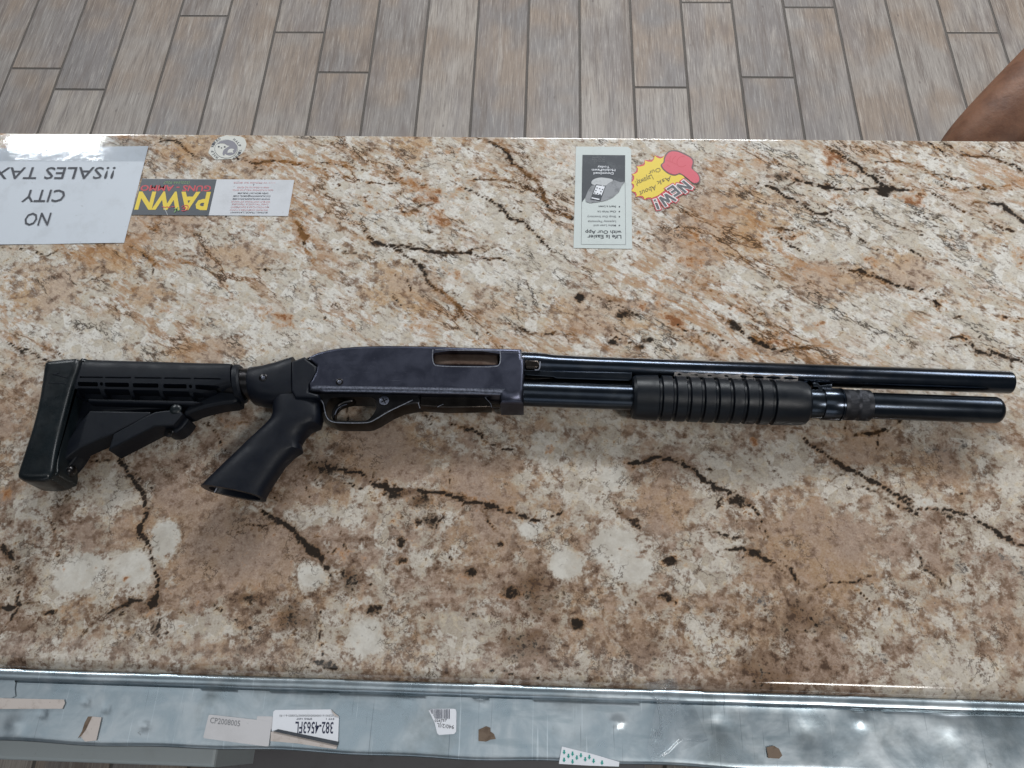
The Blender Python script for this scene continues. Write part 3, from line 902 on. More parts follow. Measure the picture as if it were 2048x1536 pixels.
def granite_slab(parent):
    st = 0.0021
    xs = np.arange(-0.76, 0.7601, st)
    prof = []     # (y, z) across the slab, rounded front and back edge
    rf, rb, th = 0.011, 0.0012, 0.032
    prof.append((YN + 0.003, -th))
    for a in np.linspace(0, PI / 2, 9):
        prof.append((YN + rf * (1 - math.cos(a)), -rf + rf * math.sin(a)))
    for y in np.arange(YN + rf + st, YF - rb - st * .5, st):
        prof.append((y, 0.0))
    for a in np.linspace(PI / 2, 0, 6):
        prof.append((YF - rb * (1 - math.cos(a)), -rb + rb * math.sin(a)))
    prof.append((YF - 0.003, -th))
    py = np.array([p[0] for p in prof]); pz = np.array([p[1] for p in prof])
    nx, ny = len(xs), len(prof)
    X, Y = np.meshgrid(xs, py)
    Z = np.repeat(pz[:, None], nx, 1)
    co = np.stack([X, Y, Z + CT], -1).reshape(-1, 3)
    # stone fields, with the outlines of the markings broken up
    wx = X + 0.010 * fbm(X, Y, 38, 4, .6, 1) + 0.004 * fbm(X, Y, 190, 3, .6, 3)
    wy = Y + 0.010 * fbm(X, Y, 38, 4, .6, 2) + 0.004 * fbm(X, Y, 190, 3, .6, 4)
    far = np.clip((Y - 0.20) / 0.16, 0, 1)
    far = far * far * (3 - 2 * far)
    # stone grain of the far half runs down to the right
    cs, sn = math.cos(0.5), math.sin(0.5)
    rx, ry = X * cs - Y * sn, X * sn + Y * cs
    big = fbm(rx * .5, ry * 1.3, 11, 4, .6, 5) * far + fbm(X, Y, 12, 4, .6, 6) * (1 - far)
    tone = 2.4 * big + 0.60 * far + 0.12 + 1.1 * blobs(WHITE, wx, wy) - 1.15 * blobs(PINK, wx, wy)
    dark = 0.9 * blobs(DARK, wx, wy)
    rust = blobs(RUST, wx, wy) + np.maximum(0, fbm(rx * .6, ry * 1.5, 26, 4, .6, 8) - .07) * 3.4 * far
    rust = np.maximum(rust, 0.75 * (1 - far) * blobs([(a, b, c_ * 1.6, d_ * 1.8, e_) for a, b, c_, d_, e_ in DARK], wx, wy))
    crystal = blobs([q_[:4] + (1,) for q_ in WHITE if q_[4] >= 1.4], wx, wy)
    rv = random.Random(5)
    LINES = []
    for s, w, rs, pts in VEINS:
        q = [world_xy(p) for p in pts]
        LINES.append((s, w, rs, q))
        # finer side branches and tails that tie the main veins together
        L_ = [math.dist(a, b) for a, b in zip(q[:-1], q[1:])]
        nb = 1 + int(sum(L_) / 0.030)
        for _ in range(nb + 2):
            if _ < 2:
                i = 0 if _ == 0 else len(q) - 2
                ang = math.atan2(q[i + 1][1] - q[i][1], q[i + 1][0] - q[i][0]) + (PI if _ == 0 else 0)
                x_, y_ = q[0] if _ == 0 else q[-1]
                ln = rv.uniform(.012, .035)
            else:
                i = rv.randrange(len(q) - 1); f = rv.random()
                x_, y_ = q[i][0] + (q[i + 1][0] - q[i][0]) * f, q[i][1] + (q[i + 1][1] - q[i][1]) * f
                ang = math.atan2(q[i + 1][1] - q[i][1], q[i + 1][0] - q[i][0]) + rv.choice((-1, 1)) * rv.uniform(.3, .9) + rv.choice((0, PI))
                ln = rv.uniform(.010, .032)
            b_ = [(x_, y_)]
            for k_ in range(4):
                ang += rv.uniform(-.35, .35)
                x_ += math.cos(ang) * ln / 4; y_ += math.sin(ang) * ln / 4
                b_.append((x_, y_))
            LINES.append((s * rv.uniform(.45, .75), w * rv.uniform(.4, .65), rs * .7, b_))
    for _ in range(150):          # loose thin veins, mostly following the grain
        x_, y_ = rv.uniform(-.72, .72), rv.uniform(.05, .60)
        fr = min(1, max(0, (y_ - .2) / .16))
        ang = -.5 + rv.uniform(-.3, .3) if rv.random() < .35 + .6 * fr else rv.uniform(0, 2 * PI)
        ln = rv.uniform(.015, .06)
        b_ = [(x_, y_)]
        for k_ in range(6):
            ang += rv.uniform(-.3, .3)
            x_ += math.cos(ang) * ln / 6; y_ += math.sin(ang) * ln / 6
            b_.append((x_, y_))
        LINES.append((rv.uniform(.4, .8), rv.uniform(.7, 1.5), rv.choice((0, 0, .4, .7)), b_))
    for s, w, rs, q in LINES:
        d = np.full_like(X, 9.0)
        x0 = min(p[0] for p in q) - .05; x1 = max(p[0] for p in q) + .05
        i0, i1 = np.searchsorted(xs, (x0, x1))
        sx, sy = wx[:, i0:i1], wy[:, i0:i1]
        dd = np.full_like(sx, 9.0); run = np.zeros_like(sx)
        for ii, (a, b) in enumerate(zip(q[:-1], q[1:])):
            ex, ey = b[0] - a[0], b[1] - a[1]
            t = np.clip(((sx - a[0]) * ex + (sy - a[1]) * ey) / (ex * ex + ey * ey), 0, 1)
            dn = np.hypot(sx - a[0] - t * ex, sy - a[1] - t * ey)
            run = np.where(dn < dd, (ii + t) / (len(q) - 1), run)
            dd = np.minimum(dd, dn)
        ww = w * 0.00076 * (0.55 + 0.5 * np.sin(PI * np.clip(run, .03, .97))) * np.clip(0.85 + 2.2 * fbm(sx, sy, 55, 3, .6, 9), .25, 1.8)
        dark[:, i0:i1] = np.maximum(dark[:, i0:i1], s * np.exp(-(dd / ww) ** 2))
        dark[:, i0:i1] = np.maximum(dark[:, i0:i1], 0.42 * s * np.exp(-(dd / (ww * 3.2)) ** 2))
        rust[:, i0:i1] = np.maximum(rust[:, i0:i1], rs * np.exp(-(dd / (ww * 4)) ** 2))
    brown = blobs(BROWN, wx, wy) * .9 + (1 - far) * (0.10 + 2.6 * np.maximum(0, fbm(X, Y, 15, 5, .62, 12)))
    brown = brown - 0.45 * blobs(PINK, wx, wy) * (1 - far)
    dark = np.maximum(dark, 0.48 * np.clip(brown - .45, 0, 1) * (1 - far))
    slate = blobs(SLATE, wx, wy) * .8
    me = bpy.data.meshes.new('granite_slab')
    idx = np.arange(nx * ny).reshape(ny, nx)
    q = np.stack([idx[:-1, :-1], idx[:-1, 1:], idx[1:, 1:], idx[1:, :-1]], -1).reshape(-1, 4)
    bottom = np.array([[idx[0, 0], idx[-1, 0], idx[-1, -1], idx[0, -1]]])
    q = np.concatenate([q, bottom])
    nf = len(q)
    me.vertices.add(nx * ny); me.vertices.foreach_set('co', co.astype(np.float32).ravel())
    me.loops.add(nf * 4); me.loops.foreach_set('vertex_index', q.astype(np.int32).ravel())
    me.polygons.add(nf)
    me.polygons.foreach_set('loop_start', np.arange(0, nf * 4, 4, dtype=np.int32))
    me.update(calc_edges=True)
    me.polygons.foreach_set('use_smooth', np.array([1] * (nf - 1) + [0], dtype=bool))
    for nm, ch in (('stone', (tone, dark, rust)), ('stone_two', (brown, slate, far)), ('stone_three', (crystal, crystal, crystal))):
        a = me.attributes.new(nm, 'FLOAT_COLOR', 'POINT')
        v = np.ones((nx * ny, 4), np.float32)
        for i, c in enumerate(ch):
            v[:, i] = c.reshape(-1)
        a.data.foreach_set('color', v.ravel())
    me.materials.append(M['granite'])
    o = bpy.data.objects.new('granite_slab', me)
    col.objects.link(o)
    return put(o, parent)


granite_slab(counter)


def plain_box(name, x0, x1, y0, y1, z0, z1, mat, parent, bev=0.003):
    me = box_mesh(name, x0, x1, y0, y1, z0, z1, bev)
    me.materials.append(mat)
    o = bpy.data.objects.new(name, me)
    col.objects.link(o)
    return put(o, parent)


plain_box('cabinet', -0.74, 0.74, 0.075, 0.565, 0.009, CT - 0.033, M['cabinet'], counter)

# ------------------------------------------------------------------ the shotgun lying on its left side
HM = 0.0240           # height of the gun's middle plane above the counter
gun = thing('shotgun', 'black pump-action shotgun with pistol grip and collapsible stock lying on the granite', 'shotgun', P(1000, 800, 0))
C1 = lambda pts: zoomed(pts, 0, 680, 4.2667)
C2 = lambda pts: zoomed(pts, 380, 680, 4.2667)
C3 = lambda pts: zoomed(pts, 800, 670, 4.2667)

# --- butt pad
pad = slab('butt_pad', C1([(402, 190), (560, 174), (704, 162), (690, 250), (640, 380), (592, 560), (545, 740), (502, 930), (482, 1060), (470, 1150),
                           (428, 1212), (240, 1216), (168, 1190), (164, 1150), (232, 945), (292, 757), (342, 560), (376, 350), (388, 240)]),
           0.0006, 0.0455, M['rubber'], gun, 0.0055, 5, smooth_it=1, foot=0.013)
lip = slab('pad_lip', C1([(690, 154), (755, 166), (785, 200), (705, 290), (662, 400), (612, 580), (566, 760), (528, 940), (508, 1060), (512, 1115), (502, 1155), (470, 1172), (430, 1175), (470, 1060), (500, 930), (590, 560), (640, 380), (680, 250)]),
           0.008, 0.0400, M['rubber'], pad, 0.003, 4, smooth_it=1)
# raised arrow mark moulded in the pad
slab('moulded_arrow', C1([(440, 288), (505, 272), (500, 284), (480, 290), (575, 318), (572, 324)]), 0.0453, 0.0459, M['polymer'], pad, 0.0001, 1)
slab('moulded_line', C1([(412, 362), (560, 370), (560, 375), (412, 367)]), 0.0453, 0.0458, M['polymer'], pad, 0.0001, 1)

# --- stock: upper tube housing with its rows of slots
st = []
for x, t, b in ((600, 205, 478), (800, 208, 482), (1200, 221, 488), (1600, 233, 492), (1750, 238, 480), (1880, 242, 440), (1985, 246, 408), (2020, 250, 400)):
    a, c = C1([(x, t), (x, b)])
    st.append((a[0], a[1], c[0], c[1] + 11, 0.0235, 0.0178, 4.0))
stock = loft('stock', st, M['polymer'], gun, 40, 30)
cutters = []
row1 = [(680, 880), (898, 1120), (1150, 1380), (1402, 1630), (1655, 1885)]
row2 = [(664, 835), (895, 1100), (1132, 1352), (1392, 1592), (1665, 1862)]
row3 = [(655, 846), (882, 1096), (1127, 1350), (1380, 1606), (1634, 1752)]
for rows, y0, y1, d0, lo in ((row1, 311, 324, 0.012, 0.0400), (row2, 357, 392, 0.024, 0.0290), (row3, 408, 462, 0.030, 0.0270)):
    for a, b in rows:
        y_ = y0 + (a - 660) * d0; z_ = y1 + (a - 660) * d0
        cutters.append(slab('slot', C1(rrect(a, b, y_, z_, min(9, (z_ - y_) * .45), 3)), lo, 0.055, [], None, 0.0, 1, href=0.041))
for cx, cy in ((865, 375), (1625, 395)):
    ring = [(cx + 15 * math.cos(t), cy + 15 * math.sin(t)) for t in np.linspace(0, 2 * PI, 13)[:-1]]
    cutters.append(slab('hole', C1(ring), 0.030, 0.055, [], None, 0.0, 1, href=0.041))
cut(stock, join_data(cutters, 'slots'))
slab('stock_rail', C1([(755, 503), (1640, 520), (1725, 536), (1650, 556), (755, 532)]), 0.014, 0.0345, M['polymer'], stock, 0.0014, 3)
slab('stock_spine', C1([(600, 480), (1760, 470), (1650, 580), (900, 620), (780, 700), (690, 900), (520, 1060), (450, 1080), (500, 900), (580, 600)]), 0.012, 0.0240, M['polymer'], stock, 0.002, 3)
slab('stock_web', C1([(775, 606), (1290, 616), (1285, 645), (975, 806), (868, 846), (690, 926), (610, 985), (505, 1075), (470, 1060), (560, 900), (690, 700)]), 0.010, 0.0300, M['polymer'], stock, 0.0016, 3)
slab('stock_brace', C1([(1270, 642), (1332, 614), (1460, 600), (1540, 606), (1563, 640), (1482, 733), (1326, 740), (930, 943), (974, 804)]), 0.010, 0.0335, M['polymer'], stock, 0.0014, 3)
slab('release_lever', C1([(1620, 552), (1760, 500), (1870, 440), (1985, 418), (2030, 430), (2040, 500), (2030, 545), (1880, 560), (1700, 602), (1600, 650), (1560, 640)]), 0.012, 0.0300, M['polymer'], stock, 0.003, 4, smooth_it=1)
slab('lever_tip', C1([(1470, 728), (1560, 652), (1606, 665), (1618, 690), (1560, 765), (1500, 800), (1420, 800), (1405, 770)]), 0.008, 0.0255, M['polymer'], stock, 0.002, 3, smooth_it=1)
disc('stock_screw', 338.6, 866, 0.0255, 0.0042, M['black_steel'], stock, 20, 0.0022)
disc('screw_socket', 338.6, 866, 0.0277, 0.0016, M['lifter'], stock, 6, 0.0003)
disc('lever_pin', 351.5, 819, 0.0325, 0.0055, M['rubber'], stock, 20, 0.002, 0.0025)
p0, p1 = P(130, 936, 0.021), P(147, 946, 0.021)
turned('sling_stud', p0, p1, [(0, 0.0022), (0.004, 0.0022), (0.0042, 0.0046), (0.0065, 0.0056), (0.009, 0.0046), (0.0102, 0.001)], M['black_steel'], stock, 20, 60)
slab('toe_web', C1([(490, 1065), (620, 985), (700, 950), (640, 1040), (560, 1130), (500, 1150)]), 0.006, 0.0230, M['polymer'], stock, 0.002, 3)

# --- buffer tube collar and neck
a = loft('tube_collar', [(472, 736, 474, 800, HM, .0150, 2.2), (474, 733, 476, 803, HM, .0165, 2.2), (483, 733, 485, 804, HM, .0168, 2.2), (487, 736, 489, 801, HM, .0152, 2.2)], M['polymer'], gun, 36)
loft('buffer_tube', [(440, 740, 440, 792, HM, .0140, 2.1), (510, 740, 511, 798, HM, .0146, 2.1)], M['black_steel'], a, 36)
neck = loft('stock_neck', [(503, 739, 503, 803, HM, .0150, 2.1), (506, 738, 506, 806, HM, .0158, 2.3), (528, 736.5, 530, 812, HM, .0160, 2.6), (556, 731, 560, 814, HM, .0162, 3.2),
                           (580, 725, 583, 808, HM, .0164, 4), (592, 722, 592, 804, HM, .0164, 4)], M['polymer_grip'], gun, 40, 40)
slab('neck_block', C2([(866, 190), (985, 146), (1004, 172), (1086, 232), (1078, 282), (1042, 352), (1016, 388), (1016, 448), (1100, 470), (1105, 500), (900, 500), (866, 440)]), 0.0075, 0.0415, M['polymer_grip'], neck, 0.0022, 4)
disc('neck_screw', 526.5, 755.5, HM + 0.0155, 0.0036, M['black_steel'], neck, 20, 0.0012)
disc('screw_socket', 526.5, 755.5, HM + 0.0167, 0.0018, M['worn_dim'], neck, 6, 0.0002)

# --- pistol grip
gs = []
for a0, a1, b0, b1, ht, e in ((728, 530, 1118, 515, .0150, 3.2), (716, 590, 1128, 600, .0156, 3.0), (716, 655, 1132, 690, .0158, 2.8), (690, 705, 1116, 752, .0156, 2.6), (640, 755, 1045, 782, .0152, 2.5),
                              (560, 828, 988, 838, .0150, 2.4), (480, 900, 950, 905, .0150, 2.4), (440, 938, 962, 962, .0150, 2.4), (412, 965, 900, 1000, .0151, 2.4), (330, 1045, 812, 1082, .0154, 2.5),
                              (240, 1135, 738, 1190, .0157, 2.6), (170, 1205, 680, 1280, .0160, 2.7), (118, 1258, 645, 1345, .0162, 2.7), (106, 1268, 640, 1372, .0162, 2.7)):
    A, B = C2([(a0, a1), (b0, b1)])
    gs.append((A[0], A[1] - 2, B[0], B[1] - 3, HM, ht, e))
grip = loft('pistol_grip', gs, M['polymer_grip'], gun, 44, 50, cap=True)
# hollow in the butt of the grip
hol = []
for s_, sh in ((0.80, 0.0), (0.80, 1.0)):
    A, B = C2([(106, 1268), (640, 1372)])
    cx, cy = (A[0] + B[0]) / 2, (A[1] + B[1]) / 2 - 2.5
    dx, dy = (14, -20) if sh else (-4, 6)
    hol.append((cx + (A[0] - cx) * s_ + dx, cy + (A[1] - cy) * s_ + dy, cx + (B[0] - cx) * s_ + dx, cy + (B[1] - cy) * s_ + dy, HM, .0115, 2.6))
hollow = loft('hollow', hol, [], None, 30, 0)
cut(grip, hollow)
p0, p1 = P(429, 985, 0.030), P(433, 977, 0.030)
turned('grip_bolt', p0, p1, [(0, .0006), (.0045, .0006)], M['worn'], grip, 8)

# --- receiver with ejection port
rec_px = [(618, 785, .0050), (618, 770), (624, 762), (632, 746), (634, 734), (614, 718), (638, 707), (660, 701.5), (685, 697.6), (708, 695.6), (731, 694.5), (778, 693.4), (860, 694.5), (930, 697), (992, 699),
          (1043, 700.5), (1044.5, 719), (1048.5, 720), (1048.5, 740), (1047, 782, .004), (1047, 806, .009), (1000, 806, .009), (999.5, 791.5, .0050), (940, 790, .0050), (840, 788, .0050), (740, 786.5, .0050)]
receiver = slab('receiver', [q if len(q) > 2 else q + (.0030,) for q in rec_px], 0.0085, 0.0405, [M['receiver'], M['worn_dim']], gun, 0.003, 4, href=0.0365, edge=lambda r, i, j, bs: 2 <= r <= 4 and bs[i] == .005 and bs[j] == .005, angle=50)
port = slab('port', chaikin([(868, 701.5), (999, 703.5), (1000.5, 722), (997, 732.5), (873, 731.5), (865.5, 722)], 1), 0.0270, 0.060, [], None, 0, 1, href=0.0400)
cut(receiver, port)
slab('bolt', [(866, 706), (998, 708.5), (998, 732), (866, 731)], 0.0250, 0.0352, M['bolt'], receiver, 0.0022, 4, href=0.0335)
# bare steel lines where the bluing has worn off the edges
EDGE_H = 0.0407
stroke('worn_edge', [[(866, 699), (864.5, 712), (866.5, 727), (873, 732.6), (940, 733.6), (993, 734), (1000, 728), (1001.6, 714), (1000, 702)]], 0.0008, EDGE_H, M['worn'], receiver)
stroke('worn_edge', [[(870, 699.4), (930, 700.6), (997, 702)]], 0.0006, 0.0407, M['worn'], receiver)
stroke('worn_edge', [[(617, 719), (640, 712), (665, 705.5), (690, 702.2), (730, 700.8), (790, 701), (862, 702.6)]], 0.0007, 0.0401, M['worn'], receiver)
stroke('worn_edge', [[(1041.5, 703), (1042, 712), (1042.5, 719)]], 0.0006, EDGE_H, M['worn'], receiver)
stroke('worn_edge', [[(1002, 705.2), (1040, 706)]], 0.0005, EDGE_H, M['worn_dim'], receiver)
disc('receiver_pin', 679, 764, 0.0404, 0.0033, M['black_steel'], receiver, 20, 0.0006)
disc('receiver_pin', 679, 764, 0.0408, 0.0018, M['worn_dim'], receiver, 16, 0.0003)

# --- trigger housing, guard, trigger
house = slab('trigger_housing', C2([(1020, 452), (1960, 462), (1965, 545), (1920, 545), (1800, 568), (1700, 612), (1600, 674), (1540, 702), (1500, 710), (1330, 710), (1235, 706), (1190, 690), (1163, 655), (1150, 600), (1140, 548), (1120, 512), (1082, 496), (1020, 496)]),
             0.0125, 0.0335, M['black_steel'], gun, 0.0012, 3)
hole = slab('hole', C2(chaikin([(1166, 560), (1158, 600), (1172, 655), (1200, 682), (1240, 692), (1490, 694), (1530, 680), (1580, 620), (1598, 560), (1580, 505), (1540, 490), (1240, 492), (1190, 505)], 1)), 0.0, 0.06, [], None, 0, 1, href=0.0325)
cut(house, hole)
stroke('worn_edge', [C2([(1085, 496), (1118, 508), (1140, 545), (1149, 600), (1164, 658), (1195, 692), (1240, 704), (1330, 708), (1500, 708), (1545, 698), (1600, 668), (1690, 612), (1800, 560), (1900, 512)])], 0.0007, 0.0336, M['worn'], house)
slab('trigger', C2([(1350, 500), (1290, 520), (1238, 570), (1212, 630), (1212, 668), (1226, 690), (1242, 688), (1236, 640), (1252, 592), (1300, 555), (1400, 535), (1400, 500)]), 0.0190, 0.0285, M['black_steel'], house, 0.0022, 4, smooth_it=1)
stroke('worn_edge', [C2([(1340, 548), (1290, 562), (1250, 595), (1236, 640)])], 0.0009, 0.0287, M['worn_dim'], house)
disc('cross_bolt', 768.3, 801.3, 0.0334, 0.0044, M['worn_dim'], house, 24, 0.0009)
for sx, sy in ((1, 0), (0, 1)):
    stroke('slot_mark', [[(768.3 - 6 * sx - 3 * sy, 801.3 - 6 * sy + 3 * sx), (768.3 + 6 * sx + 3 * sy, 801.3 + 6 * sy - 3 * sx)]], 0.0008, 0.03448, M['lifter'], house)
# --- loading port: lifter plate between the housing and the front ring
slab('loading_port', [(836, 789), (1001, 793), (1001, 809), (836, 809)], 0.0165, 0.0245, M['lifter'], gun, 0.001, 2)
slab('shell_lifter', C3([(168, 522), (720, 528), (778, 585), (780, 618), (400, 625), (170, 610)]), 0.0185, 0.0315, M['lifter'], gun, 0.0012, 3)
stroke('worn_edge', [C3([(140, 500), (150, 560), (170, 625)])], 0.0006, 0.0334, M['worn'], gun)
stroke('worn_edge', [C3([(722, 530), (778, 588), (780, 616)])], 0.0005, 0.03155, M['worn'], gun)
stroke('scratch', [C3([(320, 614), (370, 590)])], 0.0005, 0.03155, M['worn'], gun)

# --- barrel
KR = 0.91   # a round bar seen at a slant is narrower than its trace on the level
RB = (P(1800, 737.5, HM) - P(1800, 782, HM)).length * KR / 2
B0, B1 = P(1046, 730.6, HM), P(2020, 764.8, HM)
bd = (B1 - B0).normalized(); bl = (B1 - B0).length
barrel = turned('barrel', B0 - bd * .02, B1, [(0, RB * 1.22), (.022, RB * 1.22), (.030, RB * 1.22), (.036, RB * 1.19), (.050, RB * 1.06), (.085, RB), (bl + .0185, RB), (bl + .0197, RB * .97), (bl + .02, RB * .93), (bl + .02, RB * .84), (bl + .005, RB * .82)],
                M['barrel'], gun, 56, 40)
slab('extractor_notch', C3([(1062, 215), (1180, 218), (1194, 240), (1192, 280), (1150, 292), (1075, 290), (1062, 270)]), 0.026, 0.0374, M['lifter'], barrel, 0.002, 3)
stroke('worn_edge', [C3([(1150, 296), (1192, 298), (1195, 225)])], 0.0010, 0.0376, M['worn'], barrel)
# scraped strip where the slide has rubbed
Nn = bd.cross(Vector((0, 0, 1))).normalized()      # towards the magazine tube
V, F = [], []
s0, s1 = (P(1345, 745, HM) - B0).length, (P(1590, 755, HM) - B0).length
for i in range(30):
    f = i / 29
    c = B0 + bd * (s0 + (s1 - s0) * f)
    for q, an in enumerate((0.98 + .06 * math.sin(i * 1.7) + (0.08 if f > .55 else 0), 0.56)):
        V.append(c + (Nn * math.cos(an) + Vector((0, 0, 1)) * math.sin(an)) * (RB + .00025))
F = [(2 * i, 2 * i + 1, 2 * i + 3, 2 * i + 2) for i in range(29)]
mesh_obj('scraped_strip', V, F, M['scrape'], barrel, 0)

# --- magazine tube, slide bars, fore-end, ring, nut, extension
mag_y = lambda x: 786.8 + .0357 * (x - 1055)
MP = lambda x: P(x, mag_y(x), HM)
RM = (P(1900, 792.5, HM) - P(1900, 845.3, HM)).length * KR / 2
turned('magazine_tube', MP(1035), MP(1660), [(0, RM), ((MP(1660) - MP(1035)).length, RM)], M['tube'], gun, 48)
bar = slab('slide_bar', C3([(1062, 305), (1980, 322), (1980, 385), (1940, 392), (1330, 372), (1312, 360), (1062, 345)]), 0.0300, 0.0325, M['tube'], gun, 0.0008, 2)
slab('slide_bar', C3([(1062, 330), (1980, 350), (1980, 420), (1062, 395)]), 0.0135, 0.0160, M['tube'], gun, 0.0008, 2)
A, B = MP(1263), MP(1613)
L = (B - A).length
RF = (P(1440, 755, HM) - P(1440, 847, HM)).length * KR / 2
prof = [(0, RF * .80), (.0006, RF * .90), (.003, RF * .965), (.008, RF * .975)]
gx = [1317, 1344.3, 1372, 1399.3, 1427.3, 1455.3, 1482.6, 1510.6, 1538.6]
for x in gx:
    s_ = (MP(x) - A).length
    w_, dp = .0017, .0026
    prof += [(s_ - w_ - .0004, RF), (s_ - w_, RF - .0004), (s_ - w_ * .85, RF - dp * .7), (s_ - w_ * .5, RF - dp), (s_ + w_ * .5, RF - dp), (s_ + w_ * .85, RF - dp * .7), (s_ + w_, RF - .0004), (s_ + w_ + .0004, RF)]
prof += [(L - .030, RF * 1.0), (L - .012, RF * .985), (L - .006, RF * .965), (L - .002, RF * .92), (L, RF * .82), (L, RF * .62)]
d_ = (B - A).normalized(); side = d_.cross(Vector((0, 0, 1))).normalized()
# the fore-end is hollowed where it runs beside the barrel
mid = MP(1440); f_ = (mid - B0).dot(bd); off = (B0 + bd * f_) - mid
sep_ = abs(off.dot(side)); sgn = 1 if off.dot(side) > 0 else -1


def channel(t, r):
    ex, ez = math.cos(t) * sgn, math.sin(t)
    rb = RB + .0009
    disc_ = (sep_ * ex) ** 2 - (sep_ ** 2 - rb ** 2)
    if ex > 0 and disc_ > 0:
        return min(r, max(RM * 1.02, sep_ * ex - math.sqrt(disc_)))
    return r


fore = turned('fore_end', A, B, prof, M['forend'], gun, 96, 24, limit=channel)
turned('slide_sleeve', MP(1614), MP(1641), [(0, RM * 1.10), (.0005, RM * 1.12), (.012, RM * 1.12), (.0122, RM * 1.05)], M['tube'], gun, 40)
ring = turned('barrel_ring', MP(1642), MP(1678), [(0, RM * 1.02), (0, RM * 1.20), (.0006, RM * 1.235), (.0140, RM * 1.235), (.0146, RM * 1.16), (.0152, RM * 1.16), (.0156, RM * 1.25), (.0166, RM * 1.25), (.017, RM * 1.1)], M['barrel'], gun, 48)
slab('ring_lug', [(1624, 766), (1634, 765), (1640, 771), (1664, 768), (1664, 782), (1644, 784), (1634, 774), (1626, 774)], 0.017, 0.0315, M['barrel'], ring, 0.001, 2)
# knurled nut: fine teeth in three bands
A, B = MP(1681), MP(1738)
L = (B - A).length
V, F = [], []
n_ = 144
prof = [(0, 1.08, 0), (.0005, 1.17, 0), (L * .16, 1.17, 0), (L * .18, 1.17, 1), (L * .42, 1.17, 1), (L * .44, 1.14, 0), (L * .56, 1.14, 0), (L * .58, 1.17, 1), (L * .80, 1.17, 1), (L * .82, 1.17, 0), (L - .0006, 1.17, 0), (L, 1.10, 0), (L, .98, 0)]
d_ = (B - A).normalized(); side = d_.cross(Vector((0, 0, 1))).normalized(); up = side.cross(d_)
for s_, r_, kn in prof:
    for k in range(n_):
        t = 2 * PI * k / n_
        rr = RM * r_ - (0.00035 if (kn and k % 2) else 0)
        V.append(A + d_ * s_ + side * math.cos(t) * rr + up * math.sin(t) * rr)
for q in range(len(prof) - 1):
    for k in range(n_):
        j = (k + 1) % n_
        F.append((q * n_ + k, q * n_ + j, (q + 1) * n_ + j, (q + 1) * n_ + k))
mesh_obj('knurled_nut', V, F, M['nut'], gun, 30)
A, B = MP(1732), MP(2003)
L = (B - A).length
prof = [(0, RM * 1.0), (L - .0065, RM * 1.0)] + [(L - .0065 + .0065 * math.sin(a_), RM - .0065 + .0065 * math.cos(a_)) for a_ in (0.25, .5, .75, 1.0, 1.25, 1.5)] + [(L, .0005)]
turned('magazine_extension', A, B, prof, M['tube'], gun, 56, 50)

# ------------------------------------------------------------------ papers and stickers on the slab
H0 = 0.0002


def wbox(name, s, xl, yb, xr, yt, mat, parent, h, bold=0.0, base=None, up=None):
    """upside-down print on a piece whose sides follow the slab: baseline from picture (xl, yb) to (xr, yr)"""
    yr = yb if base is None else base
    bl, br = P(xl, yb, h), P(xr, yr, h)
    hy = abs(P(xl, yt, h).y - P(xl, yb, h).y)
    V, F = glyphs(s, bold)
    R, _ = glyphs(s, 0.0)
    x0, x1 = min(v[0] for v in R), max(v[0] for v in R)
    y1 = glyphs('H', 0)[0]
    y1 = max(v[1] for v in y1)
    u = br - bl
    w = (up or Vector((0, -1, 0))) * hy
    VV = [bl + u * ((x - x0) / (x1 - x0)) + w * (y / y1) for x, y in V]
    return mesh_obj(name, VV, F, mat, parent, 0)


# --- tax sign
tr, br_ = P(297, 292.5, H0), P(248.3, 486, H0)
upv = (br_ - tr).normalized()
sx = Vector((upv.y, -upv.x, 0)) * -1
if sx.x > 0:
    sx = -sx
tl, bl_ = tr + sx * .2794, br_ + sx * .2794
n_ = 12
V = []
for i in range(n_ + 1):
    for q in range(3):
        a = tr.lerp(tl, i / n_); b = br_.lerp(bl_, i / n_)
        p = a.lerp(b, q / 2)
        V.append((p.x, p.y, CT + .0003 + .0003 * math.sin(i * 1.3) * (1 if q == 2 else .3) + .0003))
F = [(i * 3 + q, i * 3 + q + 1, i * 3 + q + 4, i * 3 + q + 3) for i in range(n_) for q in range(2)]
k = len(V)
V += [(x, y, z - .0003) for x, y, z in V]
F += [tuple(k + i for i in reversed(f)) for f in F]
sign = mesh_obj('paper_sign', V, F, M['paper'], None, 60)
tag(sign, 'white laminated paper sign about sales tax, upside down, taped at the far left', 'sign')
SH_ = .0011
wbox('lettering', 'NO', 103.3, 425.3, 53.5, 450.4, M['ink'], sign, SH_, .004, 425.6, upv)
wbox('lettering', 'CITY', 133, 379.3, 50, 403.2, M['ink'], sign, SH_, .004, 379.6, upv)
wbox('lettering', '!!SALES TAX!!', 231.5, 334, -32, 357, M['ink'], sign, SH_, .004, 334.8, upv)
film = sheet('clear_tape', [(-80, 268.5), (232, 274), (302, 283), (306, 292), (288, 322), (-80, 322)], SH_ + .0002, M['film'], sign, .00006)

